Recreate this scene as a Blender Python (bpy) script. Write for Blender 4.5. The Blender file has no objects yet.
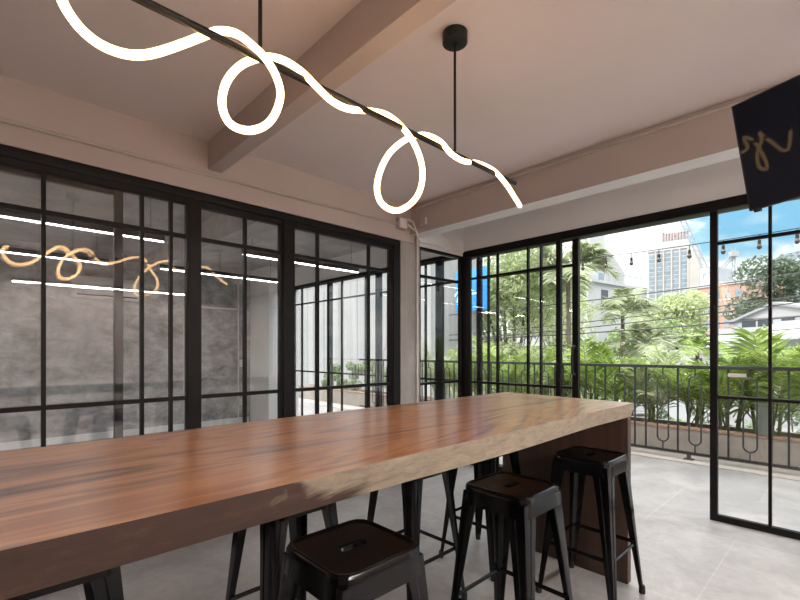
import bpy, bmesh, math, random
from mathutils import Vector, Matrix, Euler
from math import sin, cos, pi, radians, sqrt, atan2

random.seed(7)
SC = bpy.context.scene
COL = SC.collection
CAM = Vector((0, 0, 1.35))
YAW = radians(46.2)
FPX = 438.0
FW = Vector((-sin(YAW), cos(YAW), 0))
RT = Vector((cos(YAW), sin(YAW), 0))
UP = Vector((0, 0, 1))


def P(x, y, t):
    """world point seen at pixel x,y at depth t"""
    return CAM + FW * t + RT * ((x - 400) / FPX * t) + UP * ((351 - y) / FPX * t)


def PX(x, y, X):
    a = (x - 400) / FPX
    return P(x, y, X / (FW.x + RT.x * a))


def PY(x, y, Y):
    a = (x - 400) / FPX
    return P(x, y, Y / (FW.y + RT.y * a))


# ------------------------------------------------------------------ materials
def new_mat(name):
    m = bpy.data.materials.new(name)
    m.use_nodes = True
    nt = m.node_tree
    b = nt.nodes['Principled BSDF']
    return m, nt, b


def N(nt, typ, **kw):
    n = nt.nodes.new(typ)
    for k, v in kw.items():
        if k.startswith('_'):
            setattr(n, k[1:], v)
        else:
            n.inputs[k.replace('__', ' ')].default_value = v
    return n


def ramp(nt, stops, fac=None):
    r = nt.nodes.new('ShaderNodeValToRGB')
    e = r.color_ramp.elements
    while len(e) < len(stops):
        e.new(0.5)
    for i, (p, c) in enumerate(stops):
        e[i].position = p
        e[i].color = (*c, 1) if len(c) == 3 else c
    if fac is not None:
        nt.links.new(fac, r.inputs[0])
    return r


def simple(name, c, rough=.5, metal=0., var=.12, scale=6., bump=.0, spec=.5):
    """flat paint with a slight procedural mottling"""
    m, nt, b = new_mat(name)
    tc = nt.nodes.new('ShaderNodeTexCoord')
    no = N(nt, 'ShaderNodeTexNoise', Scale=scale, Detail=5.)
    nt.links.new(tc.outputs['Object'], no.inputs['Vector'])
    lo = tuple(v * (1 - var) for v in c)
    hi = tuple(min(1, v * (1 + var)) for v in c)
    r = ramp(nt, [(.3, lo), (.7, hi)], no.outputs['Fac'])
    nt.links.new(r.outputs[0], b.inputs['Base Color'])
    b.inputs['Roughness'].default_value = rough
    b.inputs['Metallic'].default_value = metal
    b.inputs['Specular IOR Level'].default_value = spec
    if bump:
        bp = N(nt, 'ShaderNodeBump', Strength=bump, Distance=.01)
        n2 = N(nt, 'ShaderNodeTexNoise', Scale=scale * 12, Detail=4.)
        nt.links.new(tc.outputs['Object'], n2.inputs['Vector'])
        nt.links.new(n2.outputs['Fac'], bp.inputs['Height'])
        nt.links.new(bp.outputs[0], b.inputs['Normal'])
    return m


def emit(name, c, s):
    m, nt, b = new_mat(name)
    b.inputs['Base Color'].default_value = (*c, 1)
    b.inputs['Emission Color'].default_value = (*c, 1)
    b.inputs['Emission Strength'].default_value = s
    return m


def glass_mat(name, tint, f0=.05):
    m, nt, b = new_mat(name)
    nt.nodes.remove(b)
    out = nt.nodes['Material Output']
    tr = nt.nodes.new('ShaderNodeBsdfTransparent')
    tr.inputs[0].default_value = (*tint, 1)
    gl = nt.nodes.new('ShaderNodeBsdfGlossy')
    gl.inputs['Roughness'].default_value = .0
    ge = nt.nodes.new('ShaderNodeNewGeometry')
    dt = nt.nodes.new('ShaderNodeVectorMath'); dt.operation = 'DOT_PRODUCT'
    nt.links.new(ge.outputs['Incoming'], dt.inputs[0]); nt.links.new(ge.outputs['Normal'], dt.inputs[1])
    ab = nt.nodes.new('ShaderNodeMath'); ab.operation = 'ABSOLUTE'
    nt.links.new(dt.outputs['Value'], ab.inputs[0])
    su = nt.nodes.new('ShaderNodeMath'); su.operation = 'SUBTRACT'; su.inputs[0].default_value = 1
    nt.links.new(ab.outputs[0], su.inputs[1])
    pw = nt.nodes.new('ShaderNodeMath'); pw.operation = 'POWER'; pw.inputs[1].default_value = 5
    nt.links.new(su.outputs[0], pw.inputs[0])
    ma = nt.nodes.new('ShaderNodeMath'); ma.operation = 'MULTIPLY_ADD'
    ma.inputs[1].default_value = 1 - f0; ma.inputs[2].default_value = f0
    nt.links.new(pw.outputs[0], ma.inputs[0])
    mx = nt.nodes.new('ShaderNodeMixShader')
    nt.links.new(ma.outputs[0], mx.inputs[0]); nt.links.new(tr.outputs[0], mx.inputs[1]); nt.links.new(gl.outputs[0], mx.inputs[2])
    nt.links.new(mx.outputs[0], out.inputs[0])
    return m


def wood_mat(name, stops, rough=.3, ring=2.6, dist=3.0, coat=.0, along='Y'):
    m, nt, b = new_mat(name)
    L = nt.links
    tc = nt.nodes.new('ShaderNodeTexCoord')
    mp = nt.nodes.new('ShaderNodeMapping')
    mp.inputs['Scale'].default_value = {'Y': (1, .16, 1), 'Z': (1, 1, .16)}[along]
    L.new(tc.outputs['Object'], mp.inputs[0])
    big = N(nt, 'ShaderNodeTexNoise', Scale=2.4, Detail=2., Roughness=.5, Distortion=.4)
    L.new(mp.outputs[0], big.inputs['Vector'])
    mul = N(nt, 'ShaderNodeMath', _operation='MULTIPLY'); mul.inputs[1].default_value = ring * 3.4
    L.new(big.outputs['Fac'], mul.inputs[0])
    fr = N(nt, 'ShaderNodeMath', _operation='PINGPONG'); fr.inputs[1].default_value = .5
    L.new(mul.outputs[0], fr.inputs[0])
    mp2 = nt.nodes.new('ShaderNodeMapping')
    mp2.inputs['Scale'].default_value = {'Y': (30, 1.1, 30), 'Z': (30, 30, 1.1)}[along]
    L.new(tc.outputs['Object'], mp2.inputs[0])
    fine = N(nt, 'ShaderNodeTexNoise', Scale=2.0, Detail=6., Roughness=.65)
    L.new(mp2.outputs[0], fine.inputs['Vector'])
    mp3 = nt.nodes.new('ShaderNodeMapping')
    mp3.inputs['Scale'].default_value = {'Y': (5, .35, 5), 'Z': (5, 5, .35)}[along]
    L.new(tc.outputs['Object'], mp3.inputs[0])
    med = N(nt, 'ShaderNodeTexNoise', Scale=2.0, Detail=3., Roughness=.55, Distortion=.6)
    L.new(mp3.outputs[0], med.inputs['Vector'])
    s1 = N(nt, 'ShaderNodeMath', _operation='MULTIPLY_ADD'); s1.inputs[1].default_value = .55
    L.new(fr.outputs[0], s1.inputs[0])
    h = N(nt, 'ShaderNodeMath', _operation='MULTIPLY'); h.inputs[1].default_value = .66
    L.new(fine.outputs['Fac'], h.inputs[0]); L.new(h.outputs[0], s1.inputs[2])
    s2 = N(nt, 'ShaderNodeMath', _operation='MULTIPLY_ADD'); s2.inputs[1].default_value = .68
    L.new(med.outputs['Fac'], s2.inputs[0]); L.new(s1.outputs[0], s2.inputs[2])
    r = ramp(nt, stops, s2.outputs[0])
    L.new(r.outputs[0], b.inputs['Base Color'])
    b.inputs['Roughness'].default_value = rough
    b.inputs['Specular IOR Level'].default_value = .5
    b.inputs['Coat Weight'].default_value = coat
    b.inputs['Coat Roughness'].default_value = .2
    bp = N(nt, 'ShaderNodeBump', Strength=.06, Distance=.004)
    L.new(fine.outputs['Fac'], bp.inputs['Height']); L.new(bp.outputs[0], b.inputs['Normal'])
    return m


M = {}
M['black_metal'] = simple('black_metal', (.010, .0095, .0095), .42, var=.2, scale=3, spec=.3)
M['stool_metal'] = simple('stool_metal', (.003, .003, .0035), .17, var=.25, scale=9, spec=.24)
M['rubber'] = simple('rubber', (.01, .01, .01), .8)
M['frame'] = simple('frame_black', (.0075, .0062, .0062), .5, var=.2, scale=2, spec=.2)
M['frame_grey'] = simple('frame_charcoal', (.02, .02, .021), .45, var=.15, scale=2, spec=.3)
M['paint'] = simple('warm_wall_paint', (.49, .415, .385), .75, var=.05, scale=1.3, bump=.05)
M['ceiling'] = simple('ceiling_paint', (.74, .665, .65), .8, var=.04, scale=.9, bump=.04)
M['grey_paint'] = simple('grey_paint', (.74, .73, .72), .8, var=.04, scale=1.5, bump=.05)
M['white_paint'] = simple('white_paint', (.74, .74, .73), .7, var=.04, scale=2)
M['conduit'] = simple('painted_conduit', (.47, .41, .37), .6, var=.06)
M['cable_white'] = simple('white_cable', (.72, .66, .62), .5, var=.05)
M['glass'] = glass_mat('clear_glass', (.975, .98, .98), f0=.028)
M['glass_grey'] = glass_mat('partition_glass', (.93, .935, .94), f0=.06)
M['led'] = emit('lamp_tube', (1.0, .60, .27), 4.6)
M['led_white'] = emit('linear_led', (1.0, .98, .96), 18.0)
M['led_long'] = emit('linear_led_long', (1.0, .93, .87), 230.0)
M['led_fill'] = emit('added_fill_led', (1.0, .92, .85), 19.0)
M['bulb'] = simple('bulb_glass', (.05, .042, .038), .15)
M['screen'] = simple('tv_screen', (.014, .017, .027), .03, var=.02, spec=.1)
M['tv_plastic'] = simple('tv_plastic', (.012, .012, .014), .4)
M['white_plastic'] = simple('white_plastic', (.7, .69, .67), .35, var=.03)
M['rail'] = simple('railing_iron', (.018, .020, .020), .5, var=.2)
M['rust'] = simple('rusty_foot', (.09, .055, .04), .7)
M['curb'] = simple('curb_render', (.27, .24, .21), .85, var=.14, scale=5, bump=.2)
M['terracotta'] = simple('terracotta_edge', (.27, .17, .12), .8, var=.2, scale=12)
M['pot'] = simple('pot_grey_green', (.16, .18, .15), .6)
M['soil'] = simple('soil', (.05, .035, .025), .95, var=.4, scale=20)
M['sill'] = simple('sill_stone', (.42, .385, .35), .7, var=.1, scale=8)

M['wood_top'] = wood_mat('slab_wood', [(.52, (.045, .018, .009)), (.62, (.15, .053, .019)), (.71, (.36, .142, .042)), (.84, (.55, .245, .080)), (1.0, (.36, .135, .040))], .29, 4.2, coat=.35)
M['wood_panel'] = wood_mat('panel_wood', [(.38, (.012, .007, .005)), (.6, (.032, .017, .011)), (.85, (.058, .030, .019))], .5, along='Z')


def slab_edge():
    m, nt, b = new_mat('live_edge_wood')
    L = nt.links
    tc = nt.nodes.new('ShaderNodeTexCoord')
    sep = nt.nodes.new('ShaderNodeSeparateXYZ'); L.new(tc.outputs['Object'], sep.inputs[0])
    mp = nt.nodes.new('ShaderNodeMapping'); mp.inputs['Scale'].default_value = (1, .8, 3.0)
    L.new(tc.outputs['Object'], mp.inputs[0])
    n1 = N(nt, 'ShaderNodeTexNoise', Scale=3.2, Detail=4., Roughness=.6, Distortion=.8); L.new(mp.outputs[0], n1.inputs['Vector'])
    n2 = N(nt, 'ShaderNodeTexNoise', Scale=16., Detail=8., Roughness=.7, Distortion=.5); L.new(mp.outputs[0], n2.inputs['Vector'])
    # heartwood at one end of the slab, bare sapwood at the other
    ad = N(nt, 'ShaderNodeMath', _operation='MULTIPLY_ADD'); ad.inputs[1].default_value = 1.0; ad.inputs[2].default_value = -.0
    L.new(sep.outputs['Y'], ad.inputs[0])
    zz = N(nt, 'ShaderNodeMath', _operation='MULTIPLY_ADD'); zz.inputs[1].default_value = 1.2
    L.new(sep.outputs['Z'], zz.inputs[0]); L.new(ad.outputs[0], zz.inputs[2])
    nn = N(nt, 'ShaderNodeMath', _operation='MULTIPLY_ADD'); nn.inputs[1].default_value = .9
    L.new(n1.outputs['Fac'], nn.inputs[0]); L.new(zz.outputs[0], nn.inputs[2])
    mr = N(nt, 'ShaderNodeMapRange'); mr.inputs['From Min'].default_value = 1.16; mr.inputs['From Max'].default_value = 1.28
    L.new(nn.outputs[0], mr.inputs['Value'])
    dark = ramp(nt, [(.25, (.022, .011, .007)), (.55, (.043, .020, .012)), (.8, (.085, .040, .023))], n2.outputs['Fac'])
    pale = ramp(nt, [(.25, (.13, .098, .068)), (.5, (.235, .19, .137)), (.8, (.34, .28, .21))], n2.outputs['Fac'])
    mx = nt.nodes.new('ShaderNodeMix'); mx.data_type = 'RGBA'
    L.new(mr.outputs[0], mx.inputs[0]); L.new(dark.outputs[0], mx.inputs[6]); L.new(pale.outputs[0], mx.inputs[7])
    L.new(mx.outputs[2], b.inputs['Base Color'])
    b.inputs['Roughness'].default_value = .6
    bp = N(nt, 'ShaderNodeBump', Strength=.3, Distance=.006); L.new(n2.outputs['Fac'], bp.inputs['Height']); L.new(bp.outputs[0], b.inputs['Normal'])
    return m


M['wood_edge'] = slab_edge()


def tile_mat():
    m, nt, b = new_mat('grey_stone_tiles')
    L = nt.links
    ge = nt.nodes.new('ShaderNodeNewGeometry')
    sp = nt.nodes.new('ShaderNodeSeparateXYZ'); L.new(ge.outputs['Position'], sp.inputs[0])
    cb = nt.nodes.new('ShaderNodeCombineXYZ')
    ax = N(nt, 'ShaderNodeMath', _operation='ADD'); ax.inputs[1].default_value = .60 + 11.6
    ay = N(nt, 'ShaderNodeMath', _operation='ADD'); ay.inputs[1].default_value = -3.88 + 11.6
    L.new(sp.outputs['X'], ax.inputs[0]); L.new(sp.outputs['Y'], ay.inputs[0])
    L.new(ax.outputs[0], cb.inputs[0]); L.new(ay.outputs[0], cb.inputs[1])
    br = nt.nodes.new('ShaderNodeTexBrick')
    br.offset = .5
    for k, v in {'Scale': 1., 'Mortar Size': .0035, 'Mortar Smooth': .2, 'Bias': 0., 'Brick Width': 1.16, 'Row Height': 1.16}.items():
        br.inputs[k].default_value = v
    br.inputs['Color1'].default_value = (.325, .317, .314, 1); br.inputs['Color2'].default_value = (.37, .36, .355, 1)
    br.inputs['Mortar'].default_value = (.43, .425, .42, 1)
    L.new(cb.outputs[0], br.inputs['Vector'])
    n1 = N(nt, 'ShaderNodeTexNoise', Scale=2.2, Detail=8., Roughness=.65, Distortion=.7); L.new(ge.outputs['Position'], n1.inputs['Vector'])
    n2 = N(nt, 'ShaderNodeTexNoise', Scale=18., Detail=6., Roughness=.7); L.new(ge.outputs['Position'], n2.inputs['Vector'])
    r1 = ramp(nt, [(.3, (.70, .695, .69)), (.7, (1.18, 1.175, 1.17))], n1.outputs['Fac'])
    r2 = ramp(nt, [(.3, (.86, .86, .86)), (.7, (1.06, 1.06, 1.06))], n2.outputs['Fac'])
    m1 = nt.nodes.new('ShaderNodeMix'); m1.data_type = 'RGBA'; m1.blend_type = 'MULTIPLY'; m1.inputs[0].default_value = 1
    L.new(br.outputs['Color'], m1.inputs[6]); L.new(r1.outputs[0], m1.inputs[7])
    m2 = nt.nodes.new('ShaderNodeMix'); m2.data_type = 'RGBA'; m2.blend_type = 'MULTIPLY'; m2.inputs[0].default_value = 1
    L.new(m1.outputs[2], m2.inputs[6]); L.new(r2.outputs[0], m2.inputs[7])
    L.new(m2.outputs[2], b.inputs['Base Color'])
    rr = ramp(nt, [(.3, (.34, .34, .34)), (.7, (.52, .52, .52))], n1.outputs['Fac']); L.new(rr.outputs[0], b.inputs['Roughness'])
    bp = N(nt, 'ShaderNodeBump', Strength=.08, Distance=.004); L.new(n2.outputs['Fac'], bp.inputs['Height']); L.new(bp.outputs[0], b.inputs['Normal'])
    return m


M['tile'] = tile_mat()


def concrete(name, lo, hi, scale=1.6, stretch=(1, 1, 1), rough=.8):
    m, nt, b = new_mat(name)
    L = nt.links
    ge = nt.nodes.new('ShaderNodeNewGeometry')
    mp = nt.nodes.new('ShaderNodeMapping'); mp.inputs['Scale'].default_value = stretch
    L.new(ge.outputs['Position'], mp.inputs[0])
    n1 = N(nt, 'ShaderNodeTexNoise', Scale=scale, Detail=9., Roughness=.74, Distortion=.25); L.new(mp.outputs[0], n1.inputs['Vector'])
    mid = tuple((a + c) / 2 for a, c in zip(lo, hi))
    r = ramp(nt, [(.32, lo), (.5, mid), (.68, hi)], n1.outputs['Fac'])
    L.new(r.outputs[0], b.inputs['Base Color']); b.inputs['Roughness'].default_value = rough
    bp = N(nt, 'ShaderNodeBump', Strength=.15, Distance=.01); L.new(n1.outputs['Fac'], bp.inputs['Height']); L.new(bp.outputs[0], b.inputs['Normal'])
    return m


M['concrete'] = concrete('bare_concrete', (.15, .15, .15), (.58, .58, .58), 2.8, (1, 1, 1.6))
M['concrete_dark'] = concrete('grey_concrete_soffit', (.26, .256, .25), (.52, .51, .50), 1.8)
M['column'] = concrete('column_concrete', (.27, .25, .23), (.42, .395, .37), 2.5, (1, 1, .4))
M['streaked'] = concrete('streaked_render', (.26, .26, .255), (.42, .42, .41), 1.2, (3.5, 1, .12))
M['asphalt'] = concrete('asphalt', (.22, .22, .215), (.34, .34, .33), 1.0)


def leaf_mat(name, lo, hi, trans=.35):
    m, nt, b = new_mat(name)
    L = nt.links
    ge = nt.nodes.new('ShaderNodeNewGeometry')
    r = ramp(nt, [(0., lo), (.6, tuple((a + c) / 2 for a, c in zip(lo, hi))), (1., hi)], ge.outputs['Random Per Island'])
    L.new(r.outputs[0], b.inputs['Base Color'])
    b.inputs['Roughness'].default_value = .5
    out = nt.nodes['Material Output']
    tl = nt.nodes.new('ShaderNodeBsdfTranslucent'); L.new(r.outputs[0], tl.inputs[0])
    mx = nt.nodes.new('ShaderNodeMixShader'); mx.inputs[0].default_value = trans
    L.new(b.outputs[0], mx.inputs[1]); L.new(tl.outputs[0], mx.inputs[2]); L.new(mx.outputs[0], out.inputs[0])
    return m


M['palm_leaf'] = leaf_mat('palm_leaf', (.14, .23, .05), (.42, .54, .14))
M['palm_grey'] = leaf_mat('palm_grey_leaf', (.24, .29, .15), (.52, .56, .38), .42)
M['tree_leaf'] = leaf_mat('tree_leaf', (.10, .17, .06), (.30, .40, .15))
M['tree_pale'] = leaf_mat('tree_pale_leaf', (.28, .35, .15), (.60, .66, .38), .45)
M['tree_dark'] = leaf_mat('tree_dark_leaf', (.06, .09, .055), (.19, .25, .15))
M['bark'] = simple('bark', (.13, .10, .075), .9, var=.3, scale=8)
M['stem'] = simple('palm_stem', (.16, .19, .07), .7, var=.2)

# ------------------------------------------------------------------ mesh builder
class MB:
    def __init__(s):
        s.v = []; s.f = []; s.mi = []

    def add(s, vs, fs, mi=0):
        o = len(s.v)
        s.v += [Vector(p) for p in vs]
        s.f += [tuple(i + o for i in f) for f in fs]
        s.mi += [mi] * len(fs)
        return s

    def box(s, x0, x1, y0, y1, z0, z1, mi=0):
        vs = [(x0, y0, z0), (x1, y0, z0), (x1, y1, z0), (x0, y1, z0), (x0, y0, z1), (x1, y0, z1), (x1, y1, z1), (x0, y1, z1)]
        return s.add(vs, [(0, 3, 2, 1), (4, 5, 6, 7), (0, 1, 5, 4), (1, 2, 6, 5), (2, 3, 7, 6), (3, 0, 4, 7)], mi)

    def obox(s, c, ax, ay, az, hx, hy, hz, mi=0):
        """oriented box"""
        c = Vector(c); vs = []
        for k in (-1, 1):
            for (i, j) in ((-1, -1), (1, -1), (1, 1), (-1, 1)):
                vs.append(c + ax * hx * i + ay * hy * j + az * hz * k)
        return s.add(vs, [(0, 3, 2, 1), (4, 5, 6, 7), (0, 1, 5, 4), (1, 2, 6, 5), (2, 3, 7, 6), (3, 0, 4, 7)], mi)

    def bar(s, p, q, w, h, mi=0):
        p = Vector(p); q = Vector(q); d = (q - p)
        l = d.length; d.normalize()
        up = Vector((0, 0, 1)) if abs(d.z) < .95 else Vector((1, 0, 0))
        sx = d.cross(up).normalized(); uy = sx.cross(d).normalized()
        return s.obox((p + q) / 2, d, sx, uy, l / 2, w / 2, h / 2, mi)

    def tube(s, pts, r, n=8, mi=0, caps=True, closed=False, flat=1.0):
        pts = [Vector(p) for p in pts]
        m = len(pts)
        rad = r if isinstance(r, (list, tuple)) else [r] * m
        rings = []
        nrm = None
        for i, p in enumerate(pts):
            if closed:
                d = pts[(i + 1) % m] - pts[i - 1]
            else:
                d = pts[min(i + 1, m - 1)] - pts[max(i - 1, 0)]
            d.normalize()
            if nrm is None:
                ref = Vector((0, 0, 1)) if abs(d.z) < .9 else Vector((1, 0, 0))
                nrm = d.cross(ref).normalized()
            else:
                nrm = (nrm - d * nrm.dot(d))
                nrm.normalize()
            bi = d.cross(nrm).normalized()
            rings.append([p + nrm * cos(2 * pi * k / n) * rad[i] + bi * sin(2 * pi * k / n) * rad[i] * flat for k in range(n)])
        vs = [v for rg in rings for v in rg]
        fs = []
        cnt = m if closed else m - 1
        for i in range(cnt):
            a = i * n; b = ((i + 1) % m) * n
            for k in range(n):
                k2 = (k + 1) % n
                fs.append((a + k, a + k2, b + k2, b + k))
        if caps and not closed:
            fs.append(tuple(range(n - 1, -1, -1)))
            fs.append(tuple((m - 1) * n + k for k in range(n)))
        return s.add(vs, fs, mi)

    def cyl(s, p, q, r, n=16, mi=0, r2=None):
        return s.tube([p, q], [r, r if r2 is None else r2], n, mi)

    def lathe(s, c, prof, n=20, mi=0):
        c = Vector(c); vs = []; fs = []
        for (r, z) in prof:
            for k in range(n):
                vs.append(c + Vector((r * cos(2 * pi * k / n), r * sin(2 * pi * k / n), z)))
        for i in range(len(prof) - 1):
            for k in range(n):
                k2 = (k + 1) % n
                fs.append((i * n + k, i * n + k2, (i + 1) * n + k2, (i + 1) * n + k))
        fs.append(tuple(range(n - 1, -1, -1)))
        fs.append(tuple((len(prof) - 1) * n + k for k in range(n)))
        return s.add(vs, fs, mi)

    def prism(s, poly, d, mi=0):
        """closed polygon of points pushed along d"""
        d = Vector(d); n = len(poly)
        vs = [Vector(p) for p in poly] + [Vector(p) + d for p in poly]
        fs = [tuple(range(n - 1, -1, -1)), tuple(range(n, 2 * n))]
        for i in range(n):
            j = (i + 1) % n
            fs.append((i, j, n + j, n + i))
        return s.add(vs, fs, mi)

    def build(s, name, mat, parent=None, bevel=0, smooth=35, recalc=True, seg=2):
        mats = mat if isinstance(mat, (list, tuple)) else [mat]
        if parent is not None:
            org = Vector(parent.get('_org', (0, 0, 0)))
        else:
            xs = [v.x for v in s.v]; ys = [v.y for v in s.v]; zs = [v.z for v in s.v]
            org = Vector(((min(xs) + max(xs)) / 2, (min(ys) + max(ys)) / 2, min(zs)))
        me = bpy.data.meshes.new(name)
        me.from_pydata([tuple(v - org) for v in s.v], [], s.f)
        for k in mats:
            me.materials.append(k)
        if any(s.mi):
            me.polygons.foreach_set('material_index', s.mi)
        if recalc or bevel:
            bm = bmesh.new(); bm.from_mesh(me)
            if recalc:
                bmesh.ops.recalc_face_normals(bm, faces=bm.faces)
            if bevel:
                es = [e for e in bm.edges if len(e.link_faces) == 2 and e.calc_face_angle(0) > radians(30)]
                bmesh.ops.bevel(bm, geom=es, offset=bevel, segments=seg, affect='EDGES', profile=.6, clamp_overlap=True)
            bm.to_mesh(me); bm.free()
        if smooth:
            me.polygons.foreach_set('use_smooth', [True] * len(me.polygons))
            me.set_sharp_from_angle(angle=radians(smooth))
        me.update()
        o = bpy.data.objects.new(name, me)
        COL.objects.link(o)
        if parent is not None:
            o.parent = parent
            if parent.type == 'MESH':
                o['_org'] = tuple(parent.get('_org', (0, 0, 0)))
            else:
                o['_org'] = tuple(org)
        else:
            o.location = org
            o['_org'] = tuple(org)
        return o


def tag(o, label=None, cat=None, group=None, kind=None):
    if label: o['label'] = label
    if cat: o['category'] = cat
    if group: o['group'] = group
    if kind: o['kind'] = kind
    return o


def thing(name, loc, label=None, cat=None, group=None, kind=None):
    e = bpy.data.objects.new(name, None)
    e.empty_display_size = .1
    COL.objects.link(e)
    e.location = loc
    e['_org'] = tuple(loc)
    return tag(e, label, cat, group, kind)


def copy_tree(o, parent=None):
    c = o.copy(); COL.objects.link(c)
    if parent is not None:
        c.parent = parent
    for ch in list(o.children):
        copy_tree(ch, c)
    return c


def struct(name, mb, mat, label, cat=None, bevel=0, smooth=30):
    o = mb.build(name, mat, None, bevel=bevel, smooth=smooth)
    return tag(o, label, cat, kind='structure')


def catmull(pts, sub=6, closed=False):
    pts = [Vector(p) for p in pts]; out = []; n = len(pts)
    rng = range(n) if closed else range(n - 1)
    for i in rng:
        p0 = pts[i - 1] if (closed or i > 0) else pts[i]
        p1 = pts[i]; p2 = pts[(i + 1) % n]
        p3 = pts[(i + 2) % n] if (closed or i + 2 < n) else p2
        for k in range(sub):
            t = k / sub
            out.append(.5 * ((2 * p1) + (p2 - p0) * t + (2 * p0 - 5 * p1 + 4 * p2 - p3) * t * t + (3 * p1 - p0 - 3 * p2 + p3) * t ** 3))
    if not closed:
        out.append(pts[-1])
    return out


# ------------------------------------------------------------------ room shell
KS = 1.09


def kz(z):
    return 1.35 + (z - 1.35) * KS


XL = -3.0 * KS     # glass partition plane
YF = 4.24          # balcony door plane
ZC = kz(2.75)      # ceiling
XB = -8.05         # far wall of the room next door
struct('floor', MB().box(XB - .2, 2.6, -3.2, 4.30, -.15, 0), M['tile'], 'grey stone tiled floor inside the room', 'floor')
struct('balcony_floor', MB().box(-12.0, 3.2, 4.30, 6.12, -.15, -.002), M['tile'], 'grey stone tiled balcony floor beyond the sliding doors', 'floor')
struct('balcony_sill', MB().box(-12.0, 3.2, 6.12, 6.56, -.15, .014), M['sill'], 'beige stone sill under the balcony railing', 'sill')
struct('ceiling_next_room', MB().box(XB - .2, XL - .16, -3.2, 4.36, ZC, ZC + .2), M['concrete_dark'], 'bare grey concrete ceiling of the neighbouring room', 'ceiling')
struct('ceiling', MB().box(XL - .16, 2.6, -3.2, 4.36, ZC, ZC + .2), M['ceiling'], 'pale mauve painted ceiling slab', 'ceiling')
struct('wall_right', MB().box(2.6, 2.75, -3.2, 4.36, -.15, ZC + .2), M['paint'], 'painted wall on the right side', 'wall')
struct('wall_back', MB().box(XB - .2, 2.75, -3.35, -3.2, -.15, ZC + .2), M['paint'], 'painted wall behind the viewer', 'wall')

# painted lintel above the glass partition, cross beam, balcony beam
struct('wall_left', MB().box(XL - .16, XL, -3.2, 3.15 * KS, kz(2.402), ZC), M['paint'], 'painted lintel wall above the black glass partition', 'wall')
struct('trim_1', MB().box(XL, 2.6, 1.10 * KS, 1.19 * KS, kz(2.563), ZC), M['paint'], 'painted cross beam running over the table to the partition', 'beam')
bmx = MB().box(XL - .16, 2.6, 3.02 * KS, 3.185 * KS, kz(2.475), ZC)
bmx.mi = [1, 0, 0, 0, 1, 0]  # white underside carries light bounced off the floor in its colour
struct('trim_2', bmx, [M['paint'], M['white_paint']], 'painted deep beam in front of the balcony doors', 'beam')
struct('wall_front', MB().box(XB, 2.6, YF - .05, YF + .10, 2.54, ZC), M['grey_paint'], 'grey fascia above the black balcony doors', 'wall')
struct('trim_3', MB().box(XL - .16, XL, 3.15 * KS, YF - .05, 2.486, ZC), M['grey_paint'], 'grey lintel above the narrow side glass in the corner', 'beam')
struct('column', MB().box(XL - .155, XL, 2.885 * KS, 3.15 * KS, 0, kz(2.401)), M['column'], 'raw concrete column between partition and corner glass', 'column', bevel=.008)
struct('wall_far', MB().box(XB - .2, XB, -3.2, YF + .1, 0, ZC), M['concrete'], 'bare concrete wall at the back of the neighbouring room', 'wall')
struct('baseboard_far', MB().box(XB, XB + .03, -3.2, 3.7, 0, .10), M['white_paint'], 'pale skirting along the bare concrete wall', 'baseboard')
struct('corner_pillar', MB().box(XB, -7.30, 3.74, YF + .1, 0, ZC), M['white_paint'], 'white corner pillar in the neighbouring room', 'pillar')
struct('trim_4', MB().box(XB, XL - .16, 1.9, 2.15, 2.58, ZC), M['concrete_dark'], 'grey concrete beam across the neighbouring room ceiling', 'beam')
struct('trim_5', MB().box(XB, XL - .16, -.9, -.65, 2.58, ZC), M['concrete_dark'], 'grey concrete beam over the left of the neighbouring room', 'beam')


# ------------------------------------------------------------------ glazing
def glazed_x(name, X, y0, y1, z0, z1, vm, hm, label, sw0=.055, sw1=.055, rail=.06, mw=.022, d=.05, glass='glass_grey', fm='frame', cat='window'):
    """panel lying in a plane of constant X"""
    r = thing(name, (X, (y0 + y1) / 2, z0), label, cat, kind='structure')
    f = MB()
    f.box(X - d / 2, X + d / 2, y0, y0 + sw0, z0, z1).box(X - d / 2, X + d / 2, y1 - sw1, y1, z0, z1)
    f.box(X - d / 2, X + d / 2, y0 + sw0, y1 - sw1, z0, z0 + rail).box(X - d / 2, X + d / 2, y0 + sw0, y1 - sw1, z1 - rail, z1)
    f.build('frame', M[fm], r, bevel=.003, seg=1)
    for y in vm:
        MB().box(X - .016, X + .016, y - mw / 2, y + mw / 2, z0 + rail, z1 - rail).build('muntin', M[fm], r)
    for z in hm:
        MB().box(X - .0155, X + .0155, y0 + sw0, y1 - sw1, z - .014, z + .014).build('muntin', M[fm], r)
    MB().box(X - .004, X + .004, y0 + sw0 - .005, y1 - sw1 + .005, z0 + rail - .005, z1 - rail + .005).build('glass', M[glass], r)
    return r


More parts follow.
